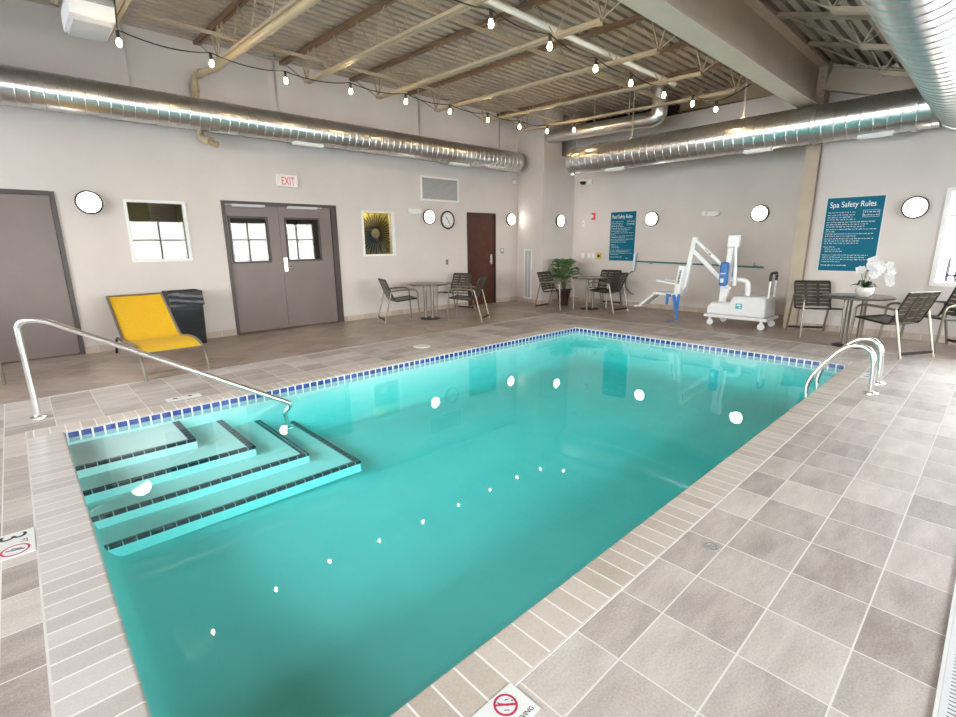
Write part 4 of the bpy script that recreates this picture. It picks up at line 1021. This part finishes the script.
for i in range(9): b.box((8.944, 4.105, .70+i*.028), (8.9495, 4.140, .70+i*.028+.018), rot=n_, about=(9.14, 4.13, .765))
b.build('back_lettering', M['black_print'], sbk, world=True)
for x in (8.97, 9.31):
    b = MB(); b.tube(fillet([P3(4.10, .66, x), P3(4.22, .69, x), P3(4.57, .735, x)], .05), [.02]*(2+7), 10) if False else b.bar(P3(4.10, .675, x), P3(4.57, .735, x), .03, .035); b.build('armrest', M['lift_white'], o, world=True, bevel=.01)
b = MB(); b.box((8.95, 4.12, .46), (9.33, 4.62, .51), rot=Matrix.Rotation(.02, 3, 'X')); b.build('seat', M['lift_white'], o, world=True, bevel=.02)
b = MB(); b.bar(P3(4.60, .485, 9.14), P3(4.90, .235, 9.14), .30, .045, up=(0, 0, 1)); b.bar(P3(4.885, .225, 9.14), P3(5.03, .205, 9.14), .30, .03, up=(0, 0, 1)); b.build('leg_rest', M['lift_white'], o, world=True, bevel=.012)
b = MB()
b.bar(P3(4.31, .50, 8.94), P3(4.31, .30, 8.935), .006, .05, up=(0, 1, 0)); b.bar(P3(4.34, .48, 8.94), P3(4.24, .47, 8.938), .006, .045, up=(0, 0, 1))
b.bar(P3(4.19, .49, 8.94), P3(4.13, .20, 8.94), .006, .06, up=(0, 1, 0)); b.bar(P3(4.10, .50, 8.96), P3(4.12, .18, 8.95), .006, .055, up=(0, 1, 0)); b.bar(P3(4.13, .21, 8.94), P3(4.08, .03, 8.92), .006, .04, up=(0, 1, 0))
b.bar(P3(4.08, .035, 8.92), P3(4.20, .006, 8.74), .04, .006); b.build('seat_belt', M['strap_blue'], o, world=True)

# ------------------------------------------------------------------ plants
def palm():
    o = thing('potted_palm', 'leafy green palm in a dark pot in the far corner behind the table', 'plant', (9.50, 7.16, 0))
    b = MB(); b.lathe([(.11, 0), (.15, .30), (.165, .32), (.165, .36), (.145, .36), (.14, .33)], n=24); b.build('pot', M['pot_brown'], o, smooth=True)
    b = MB(); b.lathe([(.14, .31), (.14, .33), (.001, .335)], n=20); b.build('soil', M['soil'], o)
    rnd = random.Random(11); b = MB(); s = MB()
    for k in range(30):
        a = 2*PI*k/30*2.4+rnd.uniform(-.2, .2); L = rnd.uniform(.42, .66); up = rnd.uniform(.55, 1.5); base = V(.04*math.cos(a), .04*math.sin(a), .33)
        h = V(math.cos(a), math.sin(a), 0); P = []
        for i in range(11):
            t = i/10; P.append(base+h*(L*.62*t**1.25*(1.3-up*.55))+V(0, 0, (.16+up*.62*t*(1.5-.9*t)) if t > 0 else 0))
        s.tube(P, [.006-.004*i/10 for i in range(11)], 5)
        for i in range(3, 11):
            p = P[i]; d = (P[i]-P[i-1]).normalized(); r = d.cross(V(0, 0, 1)).normalized(); l = .17*math.sin(PI*(i-1)/10.5)+.03
            for sg in (-1, 1):
                q = p+r*sg*l*.8+d*l*.6-V(0, 0, l*.28); m_ = p.lerp(q, .5)+V(0, 0, .012); w = d*.014
                b.add([p, m_-w, q, m_+w], [(0, 1, 2, 3)])
    for q in b.v: q.y = min(q.y, .36); q.x = min(q.x, .80)
    b.build('foliage', M['leaf'], o, fix=False); s.build('frond_stem', M['stem'], o, smooth=True)
palm()
def orchid():
    o = thing('potted_orchid', 'white flowering orchid in a pale round pot on the table', 'plant', (8.37, 1.275, .705))
    b = MB(); b.lathe([(.055, 0), (.09, .03), (.105, .075), (.10, .115), (.092, .125), (.085, .115), (.08, .09)], n=28); b.build('pot', M['pot_white'], o, smooth=True)
    b = MB(); b.lathe([(.085, .08), (.085, .10), (.001, .105)], n=20); b.build('soil', M['soil'], o)
    for k, (a, L, w, z) in enumerate(((1.9, .17, .035, .05), (2.5, .13, .03, .07), (-1.0, .15, .035, .03), (-.4, .12, .028, .08), (-2.0, .14, .03, .06), (.8, .14, .03, .09), (-1.4, .10, .012, .16), (-1.2, .11, .012, .18))):
        h = V(math.cos(a), math.sin(a), 0); r = V(-h.y, h.x, 0); b = MB(); P = []
        for i in range(7):
            t = i/6; c = V(0, 0, .10)+h*L*t+V(0, 0, z*math.sin(PI*min(1, t*.8))*1.2); ww = w*math.sin(PI*(.08+.88*t)); P += [c-r*ww+V(0, 0, ww*.3), c, c+r*ww+V(0, 0, ww*.3)]
        F = []
        for i in range(6): F += [(3*i, 3*i+1, 3*i+4, 3*i+3), (3*i+1, 3*i+2, 3*i+5, 3*i+4)]
        b.add(P, F); b.add([p-V(0, 0, .003) for p in map(Vector, P)], [f[::-1] for f in F]); b.build('leaf', M['leaf_dark'], o, smooth=True, fix=False)
    st = [[(0, .01, .10), (0, .02, .28), (-.01, -.01, .43), (-.02, -.09, .49), (-.02, -.16, .47), (-.03, -.23, .41), (-.03, -.26, .29), (-.03, -.265, .18)],
          [(.01, 0, .10), (.02, .03, .26), (.01, .02, .40), (0, -.03, .485), (-.01, -.07, .46), (-.02, -.10, .38), (-.02, -.12, .28)],
          [(-.01, .02, .10), (-.01, .05, .25), (-.02, .065, .33), (-.02, .08, .36)]]
    for P in st: b = MB(); b.tube(fillet(P, .08), .0035, 6); b.build('stem', M['stem'], o, smooth=True)
    for y in (.04, .0): b = MB(); b.tube([(0.01, y, .10), (0.01, y+.01, .44)], .0028, 6); b.build('stake', M['stem'], o)
    b = MB(); rp = .036
    for k in range(5):
        a = PI/2+2*PI*k/5; wd = .030 if k in (1, 4) else .020; L = .046 if k in (1, 4) else .044
        u = V(0, math.cos(a), math.sin(a)); r = V(0, -math.sin(a), math.cos(a)); P = [V(0, 0, 0)]
        for i in range(1, 7):
            t = i/6; P += [u*L*t+r*wd*math.sin(PI*(.1+.88*t))*.9+V(-.010*t, 0, 0), u*L*t-r*wd*math.sin(PI*(.1+.88*t))*.9+V(-.010*t, 0, 0)]
        F = [(0, 1, 2)]+[(2*i+1, 2*i+3, 2*i+4, 2*i+2) for i in range(5)]
        b.add(P, F); b.add([p+V(.002, 0, 0) for p in P], [f[::-1] for f in F])
    h = MB(); h.sphere((-.007, 0, -.005), .006, 8, 6, (1, 1, 1.2))
    rnd = random.Random(5); f0 = h0 = None
    for (x, y, z) in [(-.02, -.03, .475), (-.03, -.065, .495), (-.03, -.015, .42), (-.04, -.075, .43), (-.04, -.045, .385), (-.05, -.10, .40), (-.05, -.075, .345), (-.05, -.115, .325), (-.05, -.085, .285), (-.05, -.14, .36), (-.05, -.06, .315), (-.04, -.125, .45),
                      (-.05, -.225, .43), (-.05, -.245, .375), (-.05, -.255, .325), (-.05, -.235, .29), (-.05, -.265, .265), (-.05, -.255, .225), (-.05, -.262, .19), (-.04, .08, .355), (-.04, .05, .355)]:
        if f0 is None: f = b.build('flower', M['petal'], o, fix=False); hh = h.build('flower_heart', M['petal_heart'], f, smooth=True); f0, h0 = f.data, hh.data
        else:
            f = bpy.data.objects.new('flower', f0); COL.objects.link(f); f.parent = o; hh = bpy.data.objects.new('flower_heart', h0); COL.objects.link(hh); hh.parent = f
        f.location = (x, y, z); f.rotation_euler = (rnd.uniform(-.4, .4), rnd.uniform(-.5, .3), rnd.uniform(-.5, .6)); s_ = rnd.uniform(1.05, 1.3); f.scale = (s_, s_, s_)
orchid()

# ------------------------------------------------------------------ deck fittings
def ring_mesh(b, c, r, w, z, n=40):
    P = []
    for k in (r-w/2, r+w/2):
        for i in range(n): a = 2*PI*i/n; P.append((c[0]+k*math.cos(a), c[1]+k*math.sin(a), z))
    b.add(P, [(i, n+i, n+(i+1) % n, (i+1) % n) for i in range(n)])
o = thing('depth_marker', 'white depth marker tile reading 3 FT at the left edge of the pool', 'marker', (-.225, 3.215, .001))
b = MB(); b.box((-.078, -.14, 0), (.080, .14, .004)); b.build('marker_tile', M['marker_white'], o)
text('depth_number', '3', .15, M['black_print'], o, (-.055, .115, .0045), flat=True, rz=-PI/2+PI if False else -PI/2+0, ext=.0002) if False else None
t = text('depth_number', '3', .155, M['black_print'], o, (-.055, .128, .0045), flat=True, ext=.0002); t.rotation_euler = (0, 0, -PI/2); t.rotation_euler = (0, 0, -PI/2)
t.rotation_euler[2] = -PI/2
t = text('depth_unit', 'FT', .04, M['black_print'], o, (.025, .035, .0045), flat=True, ext=.0002); t.rotation_euler = (0, 0, -PI/2)
b = MB(); ring_mesh(b, (.005, -.07), .052, .009, .0047); b.build('prohibition_ring', M['red_print'], o, fix=False)
b = MB(); b.bar((-.03, -.06, .0046), (.04, -.08, .0046), .008, .0006); b.bar((-.01, -.05, .0046), (.03, -.065, .0046), .006, .0006); b.build('diver_mark', M['black_print'], o)
o = thing('no_diving_marker', 'white no diving tile with red ring at the bottom edge of the frame', 'marker', (.855, .868, .001))
b = MB(); b.box((-.155, -.066, 0), (.150, .064, .004)); b.build('marker_tile', M['marker_white'], o)
b = MB(); ring_mesh(b, (.077, .018), .036, .0075, .0047); b.bar((.077-.027, .018+.022, .0047), (.077+.027, .018-.022, .0047), .007, .0006); b.build('prohibition_ring', M['red_print'], o, fix=False)
b = MB(); b.bar((.066, .030, .0046), (.082, .012, .0046), .007, .0006); b.bar((.082, .012, .0046), (.098, .004, .0046), .006, .0006); b.bar((.066, .030, .0046), (.062, .043, .0046), .003, .0006)
for q in ((.060, .008, .073, -.003), (.085, .032, .098, .026), (.10, .016, .108, .012)): b.bar((q[0], q[1], .0046), (q[2], q[3], .0046), .0025, .0006)
b.build('diver_mark', M['black_print'], o)
text('marker_text', 'NO DIVING', .022, M['black_print'], o, (.020, -.054, .0045), flat=True, ext=.0002)
o = thing('depth_marker', 'small pale marker tile on the far coping behind the steps', 'marker', (1.03, 5.395, .001))
b = MB(); b.box((-.15, -.06, 0), (.15, .06, .004)); b.build('marker_tile', M['marker_white'], o)
b = MB(); b.lathe([(.02, .004), (.02, .005), (.001, .005)], (.06, .02, 0)); b.box((-.09, .0, .004), (-.05, .03, .005)); b.build('marker_print', M['black_print'], o)
o = thing('depth_marker', 'small pale marker tile on the deck in front of the ladder', 'marker', (6.65, .86, .001))
b = MB(); b.box((-.15, -.05, 0), (.15, .05, .004)); b.build('marker_tile', M['marker_white'], o)
b = MB(); b.box((-.08, -.02, .004), (-.04, .02, .005)); b.box((.03, -.015, .004), (.07, .015, .005)); b.build('marker_print', M['plastic_grey'], o)
o = thing('deck_drain', 'round white drain cover on the deck between the pool and the door wall', 'drain', (4.19, 5.69, .0))
b = MB(); b.lathe([(.13, .001), (.125, .008), (.001, .010)], n=28); b.build('drain_cover', M['marker_white'], o, smooth=True)
o = thing('deck_drain', 'small grey round drain in the tiles near the right pool edge', 'drain', (2.275, .772, 0))
b = MB(); b.lathe([(.036, .001), (.034, .004), (.024, .004), (.022, .002), (.001, .002)], n=24); b.build('drain_cover', M['plastic_grey'], o, smooth=True)
def slot_mat():
    m, nt, b = new_mat('slotted_white_grate'); N, Lk = nt.nodes.new, nt.links.new
    tc = N('ShaderNodeTexCoord'); s = N('ShaderNodeSeparateXYZ'); Lk(tc.outputs['Object'], s.inputs[0])
    a = math_node(nt, 'LESS_THAN', math_node(nt, 'PINGPONG', math_node(nt, 'DIVIDE', s.outputs['X'], .02), .5), .14)
    c = math_node(nt, 'LESS_THAN', math_node(nt, 'ABSOLUTE', s.outputs['Y']), .022)
    mk = math_node(nt, 'MULTIPLY', a, c)
    mx = N('ShaderNodeMix'); mx.data_type = 'RGBA'; Lk(mk, mx.inputs['Factor']); mx.inputs['A'].default_value = (.68, .69, .70, 1); mx.inputs['B'].default_value = (.12, .12, .12, 1)
    Lk(mx.outputs['Result'], b.inputs['Base Color']); b.inputs['Roughness'].default_value = .45; return m
o = thing('channel_drain', 'long white slotted channel drain at the lower right edge', 'drain', (2.0, -.115, 0))
b = MB(); b.box((-4.5, -.04, .0), (4.8, .04, .006)); b.build('drain_grate', slot_mat(), o)
b = MB(); b.box((-4.5, .041, 0), (4.8, .052, .009)); b.box((-4.5, -.052, 0), (4.8, -.041, .009)); b.build('drain_edge', M['marker_white'], o)

# ------------------------------------------------------------------ outdoors
b = MB(); b.box((-60, -60, -1.6), (70, 60, -1.25)); struct(b.build('ground', M['ground']), 'pale pavement outside', 'ground')
o = thing('outdoor_railing', 'grey railing outside the right window', 'railing', (12.5, .3, -1.25))
b = MB()
for y in (-1.6, -1.0, -.4, .15, .62, .74): b.box((12.48, y-.025, -1.25), (12.52, y+.025, 1.13))
for z in (.62, .80, 1.13): b.box((12.48, -1.6, z-.02), (12.52, .76, z+.02))
b.build('railing_frame', M['rail_grey'], o, world=True)

# ------------------------------------------------------------------ world and camera
w = bpy.data.worlds.new('sky'); S.world = w; w.use_nodes = True
nt = w.node_tree; bg = nt.nodes['Background']
tc = nt.nodes.new('ShaderNodeTexCoord'); sx = nt.nodes.new('ShaderNodeSeparateXYZ'); nt.links.new(tc.outputs['Generated'], sx.inputs[0])
rp = nt.nodes.new('ShaderNodeValToRGB'); rp.color_ramp.elements[0].position = .0; rp.color_ramp.elements[0].color = (1, .975, .95, 1)
rp.color_ramp.elements[1].position = .8; rp.color_ramp.elements[1].color = (.90, .94, 1, 1)
nt.links.new(sx.outputs['Z'], rp.inputs['Fac']); nt.links.new(rp.outputs['Color'], bg.inputs['Color'])
bg.inputs['Strength'].default_value = SKY

cam = bpy.data.cameras.new('camera'); co = bpy.data.objects.new('camera', cam); COL.objects.link(co); S.camera = co
yaw, pit, roll = CAM
fwv = V(math.cos(yaw)*math.cos(pit), math.sin(yaw)*math.cos(pit), -math.sin(pit)); rtv = V(math.sin(yaw), -math.cos(yaw), 0); upv = rtv.cross(fwv)
r2 = rtv*math.cos(roll)+upv*math.sin(roll); u2 = -rtv*math.sin(roll)+upv*math.cos(roll)
mw = Matrix((r2, u2, -fwv)).transposed().to_4x4(); mw.translation = V(0, 0, 1.46); co.matrix_world = mw
cam.sensor_width = 36; cam.lens = FPX*36/956; cam.clip_start = .05; cam.clip_end = 300

vs = S.view_settings; vs.view_transform = 'Standard'; vs.look = 'None'; vs.gamma = 1; vs.use_curve_mapping = False; vs.exposure = EXPO
cy = S.cycles; cy.use_denoising = True; cy.denoiser = 'OPENIMAGEDENOISE'; cy.max_bounces = 10; cy.diffuse_bounces = 5; cy.glossy_bounces = 5; cy.transparent_max_bounces = 16; cy.volume_bounces = 0
cy.caustics_reflective = False; cy.caustics_refractive = False; cy.sample_clamp_indirect = 8
